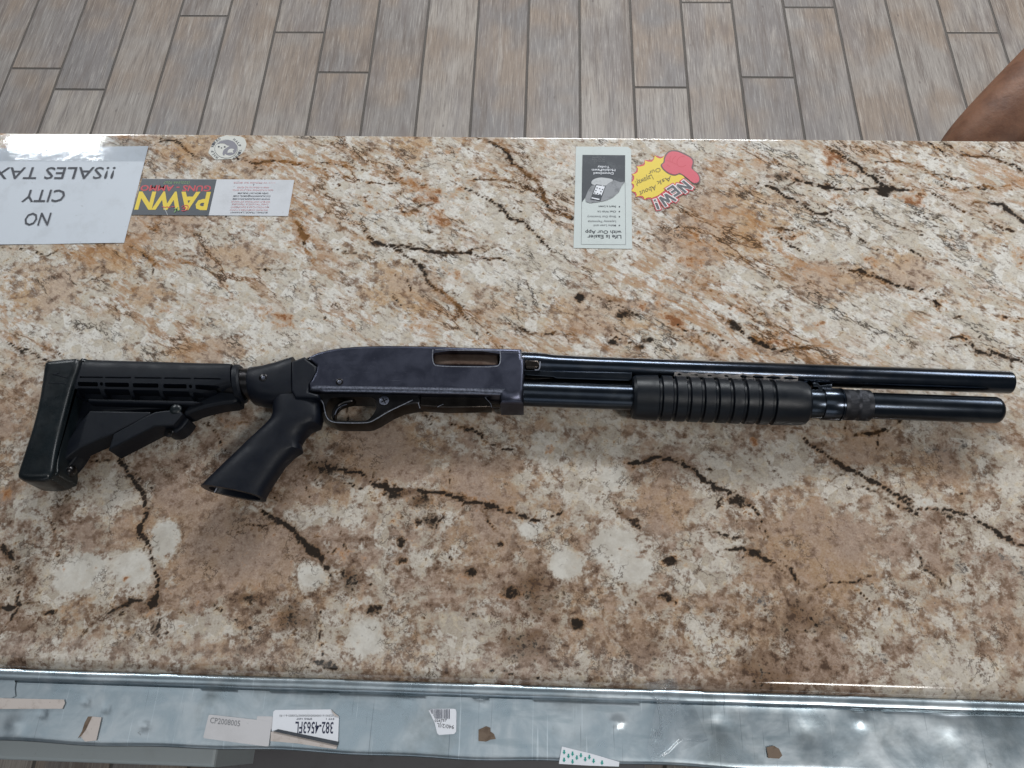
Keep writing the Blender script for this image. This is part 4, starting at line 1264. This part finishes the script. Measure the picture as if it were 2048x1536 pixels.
# --- pawn shop card
card = tag(sheet('shop_card', [(285, 357.6), (588.6, 360.2), (576.3, 432.3), (262.3, 429.6)], H0, M['card_white'], None, .0004), 'long black and white pawn shop card beside the white tax sign', 'card')
hh = H0 + .0006
blk = sheet('black_panel', [(284.6, 357.8), (433.4, 358.9), (417.3, 431.1), (262.4, 429.5)], H0 + .0004, M['card_black'], card, .0001)
cu = (P(417.3, 431.1) - P(433.4, 358.9)).normalized()
wbox('lettering', 'PAWN', 419.6, 385.4, 279.5, 418.6, M['yellow'], blk, hh, .035, 384.6, cu)
wbox('lettering', 'GUNS - AMMO', 423, 371.4, 283, 382.4, M['red'], blk, hh, .022, 370.4, cu)
wbox('lettering', '(520)344-9267', 380, 362.6, 328, 368, M['green'], blk, hh, .0, 362.2, cu)
C5 = lambda p: zoomed(p, 255, 350, 12.047)
stroke('script', [C5([(1330, 800), (1400, 770), (1400, 810), (1330, 815)]), C5([(1300, 770), (1380, 725), (1470, 740), (1450, 830), (1350, 870), (1300, 850)]), C5([(1150, 760), (1100, 765), (1060, 755)]), C5([(1040, 770), (1000, 790), (960, 760), (900, 780), (830, 760)])], .0009, hh + .0002, M['red'], blk)
stroke('green_cross', [C5([(1215, 775), (1170, 840), (1125, 900)]), C5([(1130, 800), (1180, 830), (1240, 860)])], .0014, hh + .0003, M['green'], blk)
stroke('scratch', [C5([(885, 790), (930, 880), (970, 970)])], .0006, hh + .0003, M['photo_light'], blk)
D5 = lambda p: zoomed(p, 415, 350, 12.047)
for yy, xa, xb, m, s in ((905, 1447, 550, 'ink', 'BUYING | TRADE | LAYAWAY'), (845, 1458, 545, 'red_faint', 'WE PAWN COMPUTERS & TOOLS'), (775, 1482, 560, 'red_faint', 'MOTORCYCLES & EQUIPMENT'), (705, 1478, 590, 'red_faint', 'CARS TRUCKS & TRAILERS'),
                         (645, 1518, 580, 'red_faint', 'WE BUY ANYTHING OF VALUE'), (580, 1508, 615, 'ink_navy', 'WWW.CATALINAPAWN.COM'), (510, 1522, 630, 'ink', 'CATALINAPAWN@GMAIL.COM'), (440, 1472, 735, 'ink', 'OPEN MON-SAT 9AM-6PM'),
                         (365, 1588, 610, 'red_faint', '4656 N FLOWING WELLS RD 85705'), (300, 1482, 720, 'red_faint', '4000 N ORACLE RD 85705'), (240, 1130, 1105, 'ink', '&'), (188, 1630, 635, 'red_faint', '1111 W PRINCE RD 85705')):
    a, b, c = D5([(xa, yy - 18), (xb, yy - 22), (xa, yy + 18)])
    wbox('small_print', s, a[0], a[1], b[0], c[1], M[m], card, hh, .008, b[1], cu)

# --- app flyer
fl = tag(sheet('flyer', [(1152, 293.4), (1256, 294), (1262.2, 299), (1264.2, 498), (1147, 496.2)], H0, M['flyer'], None, .0003), 'pale paper flyer for a phone app, upside down, left of the burst sticker', 'flyer')
E5 = lambda p: zoomed(p, 1140, 280, 6.98)
fh = H0 + .0005
fu = Vector((0, -1, 0))
sheet('dark_picture', E5([(175, 208), (770, 213), (768, 582), (700, 590), (620, 560), (500, 600), (300, 640), (255, 700), (215, 800), (163, 872), (168, 500)]), fh, M['photo_dark'], fl, .0001)
sheet('grey_picture', E5([(255, 700), (300, 640), (500, 600), (620, 560), (700, 590), (768, 582), (720, 640), (685, 720), (600, 800), (500, 845), (380, 868), (280, 880), (222, 860), (215, 800)]), fh + .00015, M['photo_mid'], fl, .0001)
sheet('hand_picture', E5(chaikin([(292, 590), (330, 545), (420, 522), (500, 530), (590, 545), (605, 570), (540, 600), (500, 640), (400, 640), (310, 625)], 2)), fh + .0003, M['photo_light'], fl, .0001)
sheet('thumb_picture', E5(chaikin([(430, 560), (480, 555), (470, 640), (440, 650)], 2)), fh + .0007, M['photo_light'], fl, .0001)
sheet('phone_picture', E5([(362, 618), (500, 640), (425, 852), (284, 826)]), fh + .00045, M['photo_dark'], fl, .0001)
sheet('phone_screen', E5([(370, 632), (488, 650), (440, 772), (324, 752)]), fh + .0006, M['label_white'], fl, .0001)
sheet('phone_bar', E5([(302, 800), (412, 822), (408, 838), (298, 814)]), fh + .0006, M['label_white'], fl, .0001)
for ix, iy in ((378, 668), (416, 680), (455, 690), (362, 705), (432, 722), (346, 740), (385, 748), (420, 760)):
    sheet('icon', E5([(ix - 9, iy - 8), (ix + 9, iy - 6), (ix + 8, iy + 8), (ix - 10, iy + 6)]), fh + .0008, M['photo_dark'], fl, .00005)
for s, xl, xr, yb, yt, m, bo in (('Life Is Easier', 715, 245, 1325, 1375, 'photo_dark', .014), ('with Our App', 715, 215, 1262, 1308, 'photo_dark', .014), ('Make Loan and', 642, 330, 1180, 1208, 'ink_soft', .008), ('Layaway Payments', 642, 250, 1124, 1152, 'ink_soft', .008),
                                 ('Shop Our Inventory', 642, 240, 1056, 1084, 'ink_soft', .008), ('Chat With Us', 642, 385, 986, 1012, 'photo_dark', .008), ('Start a Loan', 642, 400, 916, 942, 'photo_dark', .012)):
    a, b, c = E5([(xl, yb), (xr, yb), (xl, yt)])
    wbox('lettering', s, a[0], a[1], b[0], c[1], M[m], fl, fh, bo, None, fu)
for yy in (1192, 1070, 998, 930):
    a = E5([(690 + 10 * math.cos(t), yy + 10 * math.sin(t)) for t in np.linspace(0, 2 * PI, 9)[:-1]])
    sheet('bullet', a, fh, M['photo_dark'], fl, .0001)
for s, xl, xr, yb, yt, bo in (('Download', 605, 330, 450, 482, .012), ('MobilePawn', 632, 305, 404, 436, .012), ('Today', 550, 385, 362, 392, .012)):
    a, b, c = E5([(xl, yb), (xr, yb), (xl, yt)])
    wbox('lettering', s, a[0], a[1], b[0], c[1], M['label_white'], fl, fh + .0003, bo, None, fu)
for s, xl, xr, yb in (('Download on', 482, 330, 288), ('the App Store', 484, 308, 262), ('or Google Play', 484, 310, 236)):
    a, b, c = E5([(xl, yb), (xr, yb), (xl, yb + 18)])
    wbox('small_print', s, a[0], a[1], b[0], c[1], M['ink_soft'], fl, fh + .0003, .004, None, fu)
stroke('frame_line', [E5([(163, 872), (160, 1200), (157, 1455)]), E5([(157, 1455), (460, 1458), (778, 1460)]), E5([(778, 1460), (774, 1000), (769, 582)])], .00035, fh, M['ink_soft'], fl)

# --- burst sticker
F5 = lambda p: zoomed(p, 1255, 295, 11.378)
tips = [(862, 158), (620, 186), (392, 290), (202, 436), (100, 610), (82, 800), (84, 992), (186, 1124), (388, 1184), (545, 1150)]
cons = [[(800, 232), (742, 254), (680, 232)], [(600, 270), (552, 326), (470, 325)], [(398, 370), (378, 410), (300, 432)], [(240, 480), (232, 556), (180, 596)], [(150, 650), (152, 710), (130, 760)], [(150, 850), (152, 900), (120, 950)],
        [(190, 1020), (212, 1070), (205, 1100)], [(290, 1096), (340, 1104), (375, 1140)], [(430, 1150), (480, 1136), (520, 1140)]]
pts = []
for i, t in enumerate(tips):
    pts.append(t)
    if i < len(cons):
        pts += cons[i]
yel = pts + [(700, 1090), (840, 980), (1000, 880), (1180, 790), (1300, 690), (1240, 600), (1150, 570), (960, 560), (820, 430), (830, 280)]
cx_, cy_ = 560, 700
redp = []
for i, p in enumerate(pts):
    d = np.array(p) - np.array((cx_, cy_)); d = d / np.linalg.norm(d)
    redp.append(tuple(np.array(p) + d * (8 if p in tips else 36)))
redp += [(700, 1180), (1000, 950), (1300, 760), (1200, 600), (900, 400)]
new = tag(sheet('burst_sticker', F5(redp), H0, M['red'], None, .0002), 'yellow and red burst sticker with a red glove and the word NEW', 'sticker')
nh = H0 + .0003
sheet('yellow_burst', F5(yel), nh, M['yellow'], new, .0001)
glove = [(905, 150), (960, 100), (1040, 86), (1160, 100), (1290, 165), (1400, 215), (1470, 270), (1488, 350), (1440, 470), (1510, 525), (1590, 590), (1640, 690), (1625, 780), (1545, 815), (1460, 790), (1370, 700), (1270, 625), (1180, 572), (1130, 605), (1060, 620), (950, 585), (850, 515), (780, 425), (790, 378), (850, 350), (850, 240)]
gc = np.array((1180, 430))
sheet('glove_outline', F5([tuple(np.array(p) + (np.array(p) - gc) / np.linalg.norm(np.array(p) - gc) * 30) for p in chaikin(glove, 2)]), nh + .00018, M['glove_line'], new, .0001)
sheet('glove', F5(chaikin(glove, 2)), nh + .00034, M['glove'], new, .0001)
stroke('glove_fold', [F5([(895, 290), (960, 310), (1060, 360), (1110, 380)]), F5([(990, 190), (960, 240), (970, 300)]), F5([(1110, 190), (1030, 250), (1020, 320)]), F5([(1330, 400), (1250, 445), (1160, 430), (1115, 350), (1150, 250), (1220, 205), (1300, 200)]), F5([(890, 390), (930, 415), (960, 440)])], .0007, nh + .0005, M['red'], new)
LET = {'N': [[(.1, 0), (.1, 1)], [(.1, 1), (.9, 0)], [(.9, 0), (.9, 1)]], 'E': [[(.12, -.06), (.12, 1.06)], [(.1, .95), (.95, .95)], [(.1, .5), (.85, .5)], [(.1, .05), (.95, .05)]],
       'W': [[(.02, 1), (.24, 0)], [(.24, 0), (.5, .8)], [(.5, .8), (.76, 0)], [(.76, 0), (.98, 1)]], '!': [[(.5, .34), (.5, 1)], [(.5, 0), (.5, .13)]]}
for ch, bl, br, tl in (('N', (1275, 745), (1112, 862), (1480, 915)), ('E', (1040, 858), (890, 948), (1210, 1028)), ('W', (915, 1025), (680, 1160), (1112, 1205)), ('!', (648, 1168), (592, 1195), (735, 1385))):
    a0, u0, w0 = np.array(bl), np.array(br) - np.array(bl), np.array(tl) - np.array(bl)
    for wd, ext, dz, m in ((.0068, .10, .0001, 'red'), (.0046, .055, .0004, 'white_print'), (.0025, .0, .0007, 'letter')):
        V, F = [], []
        for i, seg in enumerate(LET[ch]):
            q0, q1 = [P(*F5([tuple(a0 + u0 * x + w0 * y)])[0], nh + dz + .0003 + i * .00003) for x, y in seg]
            t_ = (q1 - q0).normalized()
            e_ = t_ * ((wd - .0025) / 2)
            s_ = Vector((-t_.y, t_.x, 0)) * wd / 2
            kk = len(V)
            V += [q0 - e_ + s_, q0 - e_ - s_, q1 + e_ - s_, q1 + e_ + s_]
            F.append((kk, kk + 1, kk + 2, kk + 3))
        mesh_obj('lettering', V, F, M[m], new, 0)
for s, bl, br, tl in (('Ask', (985, 640), (660, 770), (1010, 740)), ('About', (640, 840), (265, 1000), (665, 950)), ('Our', (740, 450), (470, 540), (765, 540)), ('Layaway!', (545, 610), (170, 770), (600, 720))):
    a = F5([bl, br, tl])
    text('handwriting', s, a[0], a[1], a[2], nh + .0003, M['pen'], new, .0)

# --- round sticker
G5 = lambda p: zoomed(p, 410, 265, 20.48)
rs = tag(sheet('round_sticker', G5(chaikin([(620, 190), (820, 140), (1100, 160), (1400, 150), (1600, 220), (1705, 420), (1685, 600), (1580, 800), (1400, 950), (1150, 1085), (900, 1090), (600, 1110), (400, 1110), (250, 950), (130, 850), (180, 700), (250, 560), (400, 330), (520, 250)], 1)), H0, M['sticker_pale'], None, .0002),
         'small round grey sticker with two sleepy animals at the far edge', 'sticker')
rh = H0 + .0003
E_ = lambda cx, cy, rx, ry, a0=0, a1=2 * PI, n=28: [(cx + rx * math.cos(t), cy + ry * math.sin(t)) for t in np.linspace(a0, a1, n)]
sheet('dark_ring', G5(E_(868, 675, 478, 382)[:-1]), rh, M['ink_soft'], rs, .0001)
sheet('pale_disc', G5(E_(868, 675, 460, 366)[:-1]), rh + .00015, M['sticker_pale'], rs, .0001)
sheet('dark_half', G5(chaikin([(470, 500), (620, 360), (850, 310), (1080, 320), (1260, 430), (1325, 620), (1290, 780), (1180, 900), (1010, 950), (880, 910), (810, 860), (800, 940), (740, 940), (715, 840), (760, 720), (860, 640), (1000, 560), (1000, 540), (900, 530), (850, 480), (740, 440), (600, 440)], 2)), rh + .0003, M['sticker_grey'], rs, .0001)
sheet('sleeping_face', G5(chaikin([(900, 850), (960, 700), (1080, 650), (1220, 700), (1120, 740), (1180, 850), (1060, 810)], 1)), rh + .00045, M['sticker_pale'], rs, .0001)
for x_, y_, r_ in ((565, 580, 40), (810, 590, 40), (675, 630, 28)):
    sheet('eye_patch', G5(E_(x_, y_, r_, r_ * .8, n=12)[:-1]), rh + .0004, M['ink'], rs, .0001)
for word, a0, a1, sg in (('HALF WIRED', 2.30, 4.22, 1), ('HALF TIRED', -0.95, 0.98, 1)):
    for i, ch in enumerate(word):
        if ch == ' ':
            continue
        t = a0 + (a1 - a0) * i / (len(word) - 1)
        c, s_ = math.cos(t), math.sin(t)
        cx, cy = 868 + 575 * c, 675 + 470 * s_
        rd = np.array((c, s_ * .85)); tn = np.array((-s_, c * .85))
        w_, h_ = 38, 52
        bl = np.array((cx, cy)) - rd * h_ - tn * w_
        a = G5([tuple(bl), tuple(bl + tn * w_ * 2), tuple(bl + rd * h_ * 2)])
        text('lettering', ch, a[0], a[1], a[2], rh, M['ink'], rs, .03)

# ------------------------------------------------------------------ metal edge in front of the slab and what is stuck on it
LH = -0.0055
YFOLD = P(700, 1385, LH).y
YFRONT = P(700, 1510, LH).y
prof = [(YN + .006, -.0120), (YN + .0012, -.0070), (YN + .0004, -.0040), (YN - .0012, -.0028), (YFOLD + .0022, -.0026), (YFOLD + .0010, -.0034), (YFOLD, -.0062), (YFOLD - .0008, LH)]
prof += [(y, LH) for y in np.linspace(YFOLD - .003, YFRONT + .003, 16)]
prof += [(YFRONT + .0012, LH - .0004), (YFRONT + .0003, LH - .0014), (YFRONT, LH - .003), (YFRONT, LH - .020)]
xs = np.arange(-0.745, 0.7451, 0.003)
DENTS = [(172, 1404, 4, -1.2), (213, 1417, 4, -1.2), (250, 1418, 2.5, -.8), (290, 1452, 5, -1.6), (85, 1428, 5, -1.2), (1235, 1447, 8, 1.8), (1240, 1455, 4, -1.5), (1440, 1450, 14, -.8), (1720, 1440, 10, 1.2), (960, 1405, 9, .9),
         (815, 1395, 7, .8), (600, 1470, 16, -.6), (1120, 1430, 20, .6), (1900, 1450, 22, 1.0), (1620, 1470, 24, -1.0), (420, 1400, 10, .7), (30, 1450, 14, 1.0)]
dw = [(P(a, b, LH), r * .00045, d * .001) for a, b, r, d in DENTS]
V = []
for x in xs:
    for i, (y, z) in enumerate(prof):
        yy, zz = y, z
        if i >= 20:
            yy += .0007 * math.sin(x * 23) + .0005 * math.sin(x * 61 + 1) - 0.0022 * (x)
        if 3 <= i <= 6:
            yy += .0001 * math.sin(x * 90) + .0001 * math.sin(x * 37)
            zz += .0001 * math.sin(x * 47)
        if i > 7:
            for c, r, d in dw:
                q = ((x - c.x) ** 2 + (y - c.y) ** 2) / (r * r)
                if q < 6:
                    zz += d * math.exp(-q)
            zz += .00025 * math.sin(x * 19 + y * 60) * math.sin(x * 7)
        V.append((x, yy, CT + zz))
m_ = len(prof)
F = [(i * m_ + j, i * m_ + j + 1, (i + 1) * m_ + j + 1, (i + 1) * m_ + j) for i in range(len(xs) - 1) for j in range(m_ - 1)]
ledge = mesh_obj('metal_edge', V, F, M['galv'], counter, 40)
ledge['label'] = 'scratched and dented galvanised sheet metal edge with peeling labels'
# a pale drawer and a darker shelf below the metal edge
q = P(0, 1519, -.13)
dr = plain_box('drawer', -0.72, P(432, 1510, -.13).x, q.y, 0.074, CT - .24, CT - .13, M['board_pale'], counter, .003)
q2 = P(800, 1560, -.32)
plain_box('shelf', P(430, 1510, -.32).x, P(1290, 1540, -.32).x, q2.y, 0.074, CT - .345, CT - .32, M['board_dark'], counter, .002)

SH = LH + .0012      # stuck on the sheet metal
S1 = lambda pts: zoomed(pts, 0, 1300, 6.4)
S2 = lambda pts: zoomed(pts, 380, 1376, 6.0235)
S3 = lambda pts: zoomed(pts, 700, 1360, 6.0235)
S4 = lambda pts: zoomed(pts, 1040, 1330, 5.12)
S5 = lambda pts: zoomed(pts, 1400, 1330, 3.1605)


def rounded(pts, it=2, keep=.08):
    """a rectangle with small round corners"""
    out = []
    n = len(pts)
    for i in range(n):
        p, a, b = np.array(pts[i]), np.array(pts[i - 1]), np.array(pts[(i + 1) % n])
        out += [tuple(p + (a - p) * keep), tuple(p + (a - p) * keep * .3 + (b - p) * keep * .06), tuple(p + (b - p) * keep * .3 + (a - p) * keep * .06), tuple(p + (b - p) * keep)]
    return out


GRP = 'labels stuck on the metal edge'
o = tag(sheet('label', rounded(S2([(228, 318), (985, 402), (948, 708), (158, 604)])), SH, M['label_grey'], None), 'blank white label with handwritten number in pen on the metal edge', 'label', GRP)
text('handwriting', 'CP2008005', S2([(238, 420)])[0], S2([(600, 462)])[0], S2([(248, 352)])[0], SH + .0004, M['ink_soft'], o, 0.0)
o = tag(sheet('label', rounded(S2([(808, 340), (1000, 342), (985, 500), (798, 495)]), keep=.12), SH - .0004, M['label_grey'], None, .0002), 'small pale label half covered by the two white labels beside it', 'label', GRP)
o = tag(sheet('label', S2([(1005, 285), (1030, 264), (1700, 258), (1728, 290), (1795, 345), (1785, 652), (1060, 500), (985, 520)]), SH, M['label_white'], None), 'printed white label with bold upside-down number and torn dark lower edge', 'label', GRP)
text('number', '382-4563FL', S2([(1728, 412)])[0], S2([(1272, 408)])[0], S2([(1722, 548)])[0], SH + .0004, M['ink_navy'], o, 0.012)
text('small_print', 'STP 1', S2([(1738, 362)])[0], S2([(1640, 362)])[0], S2([(1738, 382)])[0], SH + .0004, M['ink_navy'], o, 0.01)
text('small_print', 'SPRG 1657', S2([(1470, 362)])[0], S2([(1283, 362)])[0], S2([(1470, 382)])[0], SH + .0004, M['ink_navy'], o, 0.01)
text('small_print', '023001610000000000000007020835-6-1-90', S2([(1725, 320)])[0], S2([(1078, 320)])[0], S2([(1725, 345)])[0], SH + .0004, M['ink_soft'], o, 0.0)
sheet('corner_fold', S2([(1700, 258), (1728, 290), (1795, 345), (1740, 335)]), SH + .0005, M['label_torn'], o, .0004)
sheet('dark_stripe', S2([(1008, 522), (1062, 496), (1786, 646), (1776, 692)]), SH + .0005, M['photo_dark'], o, .0004)
sheet('torn_backing', S2([(975, 528), (1008, 522), (1776, 692), (1762, 736), (1600, 715), (1300, 668), (970, 640)]), SH - .0001, M['label_torn'], o)
o = tag(sheet('label', S3([(948, 368), (975, 350), (1240, 345), (1272, 352), (1283, 385), (1280, 620), (1255, 650), (1072, 662), (1050, 640), (1022, 520), (965, 400)]), SH, M['label_white'], None), 'torn white barcode label in the middle of the metal edge', 'label', GRP)
x = 962
rb = random.Random(3)
lines = []
while x < 1205:
    w = rb.choice((3, 4, 6, 9))
    lo_ = 470 if x > 1015 else 350 + (x - 945) * 1.5
    sheet('bar', S3([(x, 352), (x + w, 352), (x + w, lo_ - 4), (x, lo_ - 4)]), SH + .0004, M['ink_navy'], o, .0001)
    x += w + rb.choice((4, 6, 9))
text('small_print', '026757', S3([(1020, 505)])[0], S3([(1165, 500)])[0], S3([(1020, 476)])[0], SH + .0004, M['ink'], o, 0.01)
text('handwriting', '940/2/JL', S3([(1255, 545)])[0], S3([(1050, 520)])[0], S3([(1250, 592)])[0], SH + .0004, M['ink'], o, 0.0)
o = tag(sheet('label', S1([(-120, 600), (60, 618), (820, 634), (832, 680), (800, 752), (-120, 755)]), SH, M['label_torn'], None), 'long beige torn label strip at the left end of the metal edge', 'label', GRP)
o = tag(sheet('label', S1([(1128, 852), (1180, 850), (1300, 862), (1270, 1000), (1232, 1160), (1090, 1172), (1035, 1110), (1085, 990)]), SH, M['label_torn'], None), 'small torn beige label scrap with brown ragged side', 'label', GRP)
sheet('brown_side', S1([(1128, 852), (1180, 850), (1100, 1020), (1040, 1100), (995, 1135), (1050, 1040), (1085, 930)]), SH + .0003, M['residue'], o, .0002)
o = tag(sheet('label', S1([(-100, 360), (180, 370), (200, 420), (188, 500), (200, 590), (150, 612), (60, 612), (-100, 660)]), SH - .0003, M['galv'], None), 'peeling bluish foil patch at the far left of the metal edge', 'label', GRP)
o = tag(sheet('glue_patch', S3([(1548, 598), (1640, 556), (1690, 575), (1692, 620), (1735, 650), (1755, 710), (1690, 720), (1640, 742), (1548, 736)]), SH, M['residue'], None), 'brown ragged glue patch right of the barcode label', 'glue patch', 'brown glue patches')
o = tag(sheet('glue_patch', S5([(420, 520), (465, 510), (500, 530), (520, 572), (500, 592), (430, 588)]), SH, M['residue'], None), 'small dark brown glue patch on the right part of the metal edge', 'glue patch', 'brown glue patches')
o = tag(sheet('tape_strip', S4([(430, 834), (720, 905), (1018, 992), (1012, 1040), (700, 1030), (398, 1012)]), SH, M['label_white'], None), 'white tape strip printed with teal arrows at the bottom edge', 'tape')
for r_ in range(4):
    for c_ in range(9):
        ax, ay = 452 + c_ * 86 + (44 if r_ % 2 else 0), 892 + r_ * 40 + c_ * 17 - (0 if r_ % 2 else 0)
        top = 834 + (ax - 430) * .265 + 30
        bot = 1012 + (ax - 400) * .045 - 24
        if ay < top or ay > bot or ax > 985:
            continue
        sheet('arrow', S4([(ax - 7, ay - 24), (ax + 9, ay - 22), (ax + 8, ay), (ax + 17, ay + 1), (ax - 1, ay + 24), (ax - 17, ay - 2), (ax - 8, ay - 1)]), SH + .0004, M['teal'], o, .0001)
# crumpled clear tape wrapped over the front edge of the slab
tape = tag(sheet('clear_tape', S4([(1270, 190), (1600, 130), (1640, 300), (1790, 430), (1930, 770), (1440, 960), (1360, 1010), (1300, 850), (1350, 640), (1400, 380)]), .0012, M['film'], None, .0001), 'crumpled clear tape over the front edge near the middle right', 'tape')
for pts in ([(1340, 300), (1400, 355), (1440, 390)], [(1405, 390), (1430, 480), (1445, 600), (1445, 760)], [(1440, 945), (1540, 870), (1610, 790), (1650, 765)], [(1640, 770), (1760, 772), (1925, 768)], [(1465, 255), (1540, 170), (1570, 130), (1560, 200)], [(1345, 760), (1370, 690), (1390, 660), (1400, 730), (1370, 790)]):
    q = [P(*p, .0020) for p in chaikin(S4(pts), 2, False)]
    V, F = [], []
    for i, p in enumerate(q):
        t = (q[min(i + 1, len(q) - 1)] - q[max(i - 1, 0)]).normalized()
        s_ = Vector((-t.y, t.x, 0))
        for k in range(6):
            a_ = 2 * PI * k / 6
            V.append(p + s_ * math.cos(a_) * .0009 + Vector((0, 0, .0009 * math.sin(a_))))
    F = [(i * 6 + k, i * 6 + (k + 1) % 6, i * 6 + 6 + (k + 1) % 6, i * 6 + 6 + k) for i in range(len(q) - 1) for k in range(6)]
    mesh_obj('wrinkle', V, F, M['film'], tape, 60)

# ------------------------------------------------------------------ forearm of a person standing beyond the counter
def limb():
    J = {}

    def w(px, py, h):
        return P(px - 26, py - 12, h)
    pts = [w(2380, -75, -.02), w(2278, 27, -.05), w(2115, 190, -.09), w(1998, 305, -.12), w(1955, 350, -.15), w(1920, 392, -.17), w(1898, 428, -.19)]
    rad = [.064, .063, .060, .057, .050, .042, .032]
    V = [tuple(p) for p in pts]; E = [(i, i + 1) for i in range(len(pts) - 1)]; R = list(rad)
    d = (pts[-1] - pts[-3]).normalized()
    side = d.cross(Vector((0, 0, 1))).normalized()
    dn = side.cross(d).normalized()
    for f, ln, ra in ((-.026, .070, .0088), (-.009, .080, .0092), (.009, .075, .0090), (.026, .060, .0080)):
        b = pts[-1] + side * f + d * .012
        k = len(V)
        ch = [b, b + d * ln * .45 - dn * .004, b + d * ln * .75 - dn * .016, b + d * ln * .92 - dn * .032]
        V += [tuple(p) for p in ch]; R += [ra * 1.1, ra, ra * .95, ra * .8]
        E += [(6, k), (k, k + 1), (k + 1, k + 2), (k + 2, k + 3)]
    b = pts[-2] - side * .034
    k = len(V)
    ch = [b, b + d * .03 - side * .018 - dn * .008, b + d * .055 - side * .022 - dn * .018]
    V += [tuple(p) for p in ch]; R += [.012, .0105, .0085]
    E += [(5, k), (k, k + 1), (k + 1, k + 2)]
    me = bpy.data.meshes.new('person')
    me.from_pydata(V, E, [])
    o = bpy.data.objects.new('person', me)
    col.objects.link(o)
    o.modifiers.new('skin', 'SKIN')
    sv = me.skin_vertices[0].data
    for i, r in enumerate(R):
        sv[i].radius = (r, r)
        sv[i].use_root = (i == 0)
    m = o.modifiers.new('sub', 'SUBSURF'); m.levels = 2; m.render_levels = 2
    dg = bpy.context.evaluated_depsgraph_get()
    nm = bpy.data.meshes.new_from_object(o.evaluated_get(dg))
    o.modifiers.clear()
    o.data = nm
    bpy.data.meshes.remove(me)
    nm.name = 'person'
    nm.materials.clear(); nm.materials.append(M['skin'])
    nm.polygons.foreach_set('use_smooth', [True] * len(nm.polygons))
    return o


tag(limb(), 'bare brown forearm of a person standing beyond the far right counter edge', 'person')
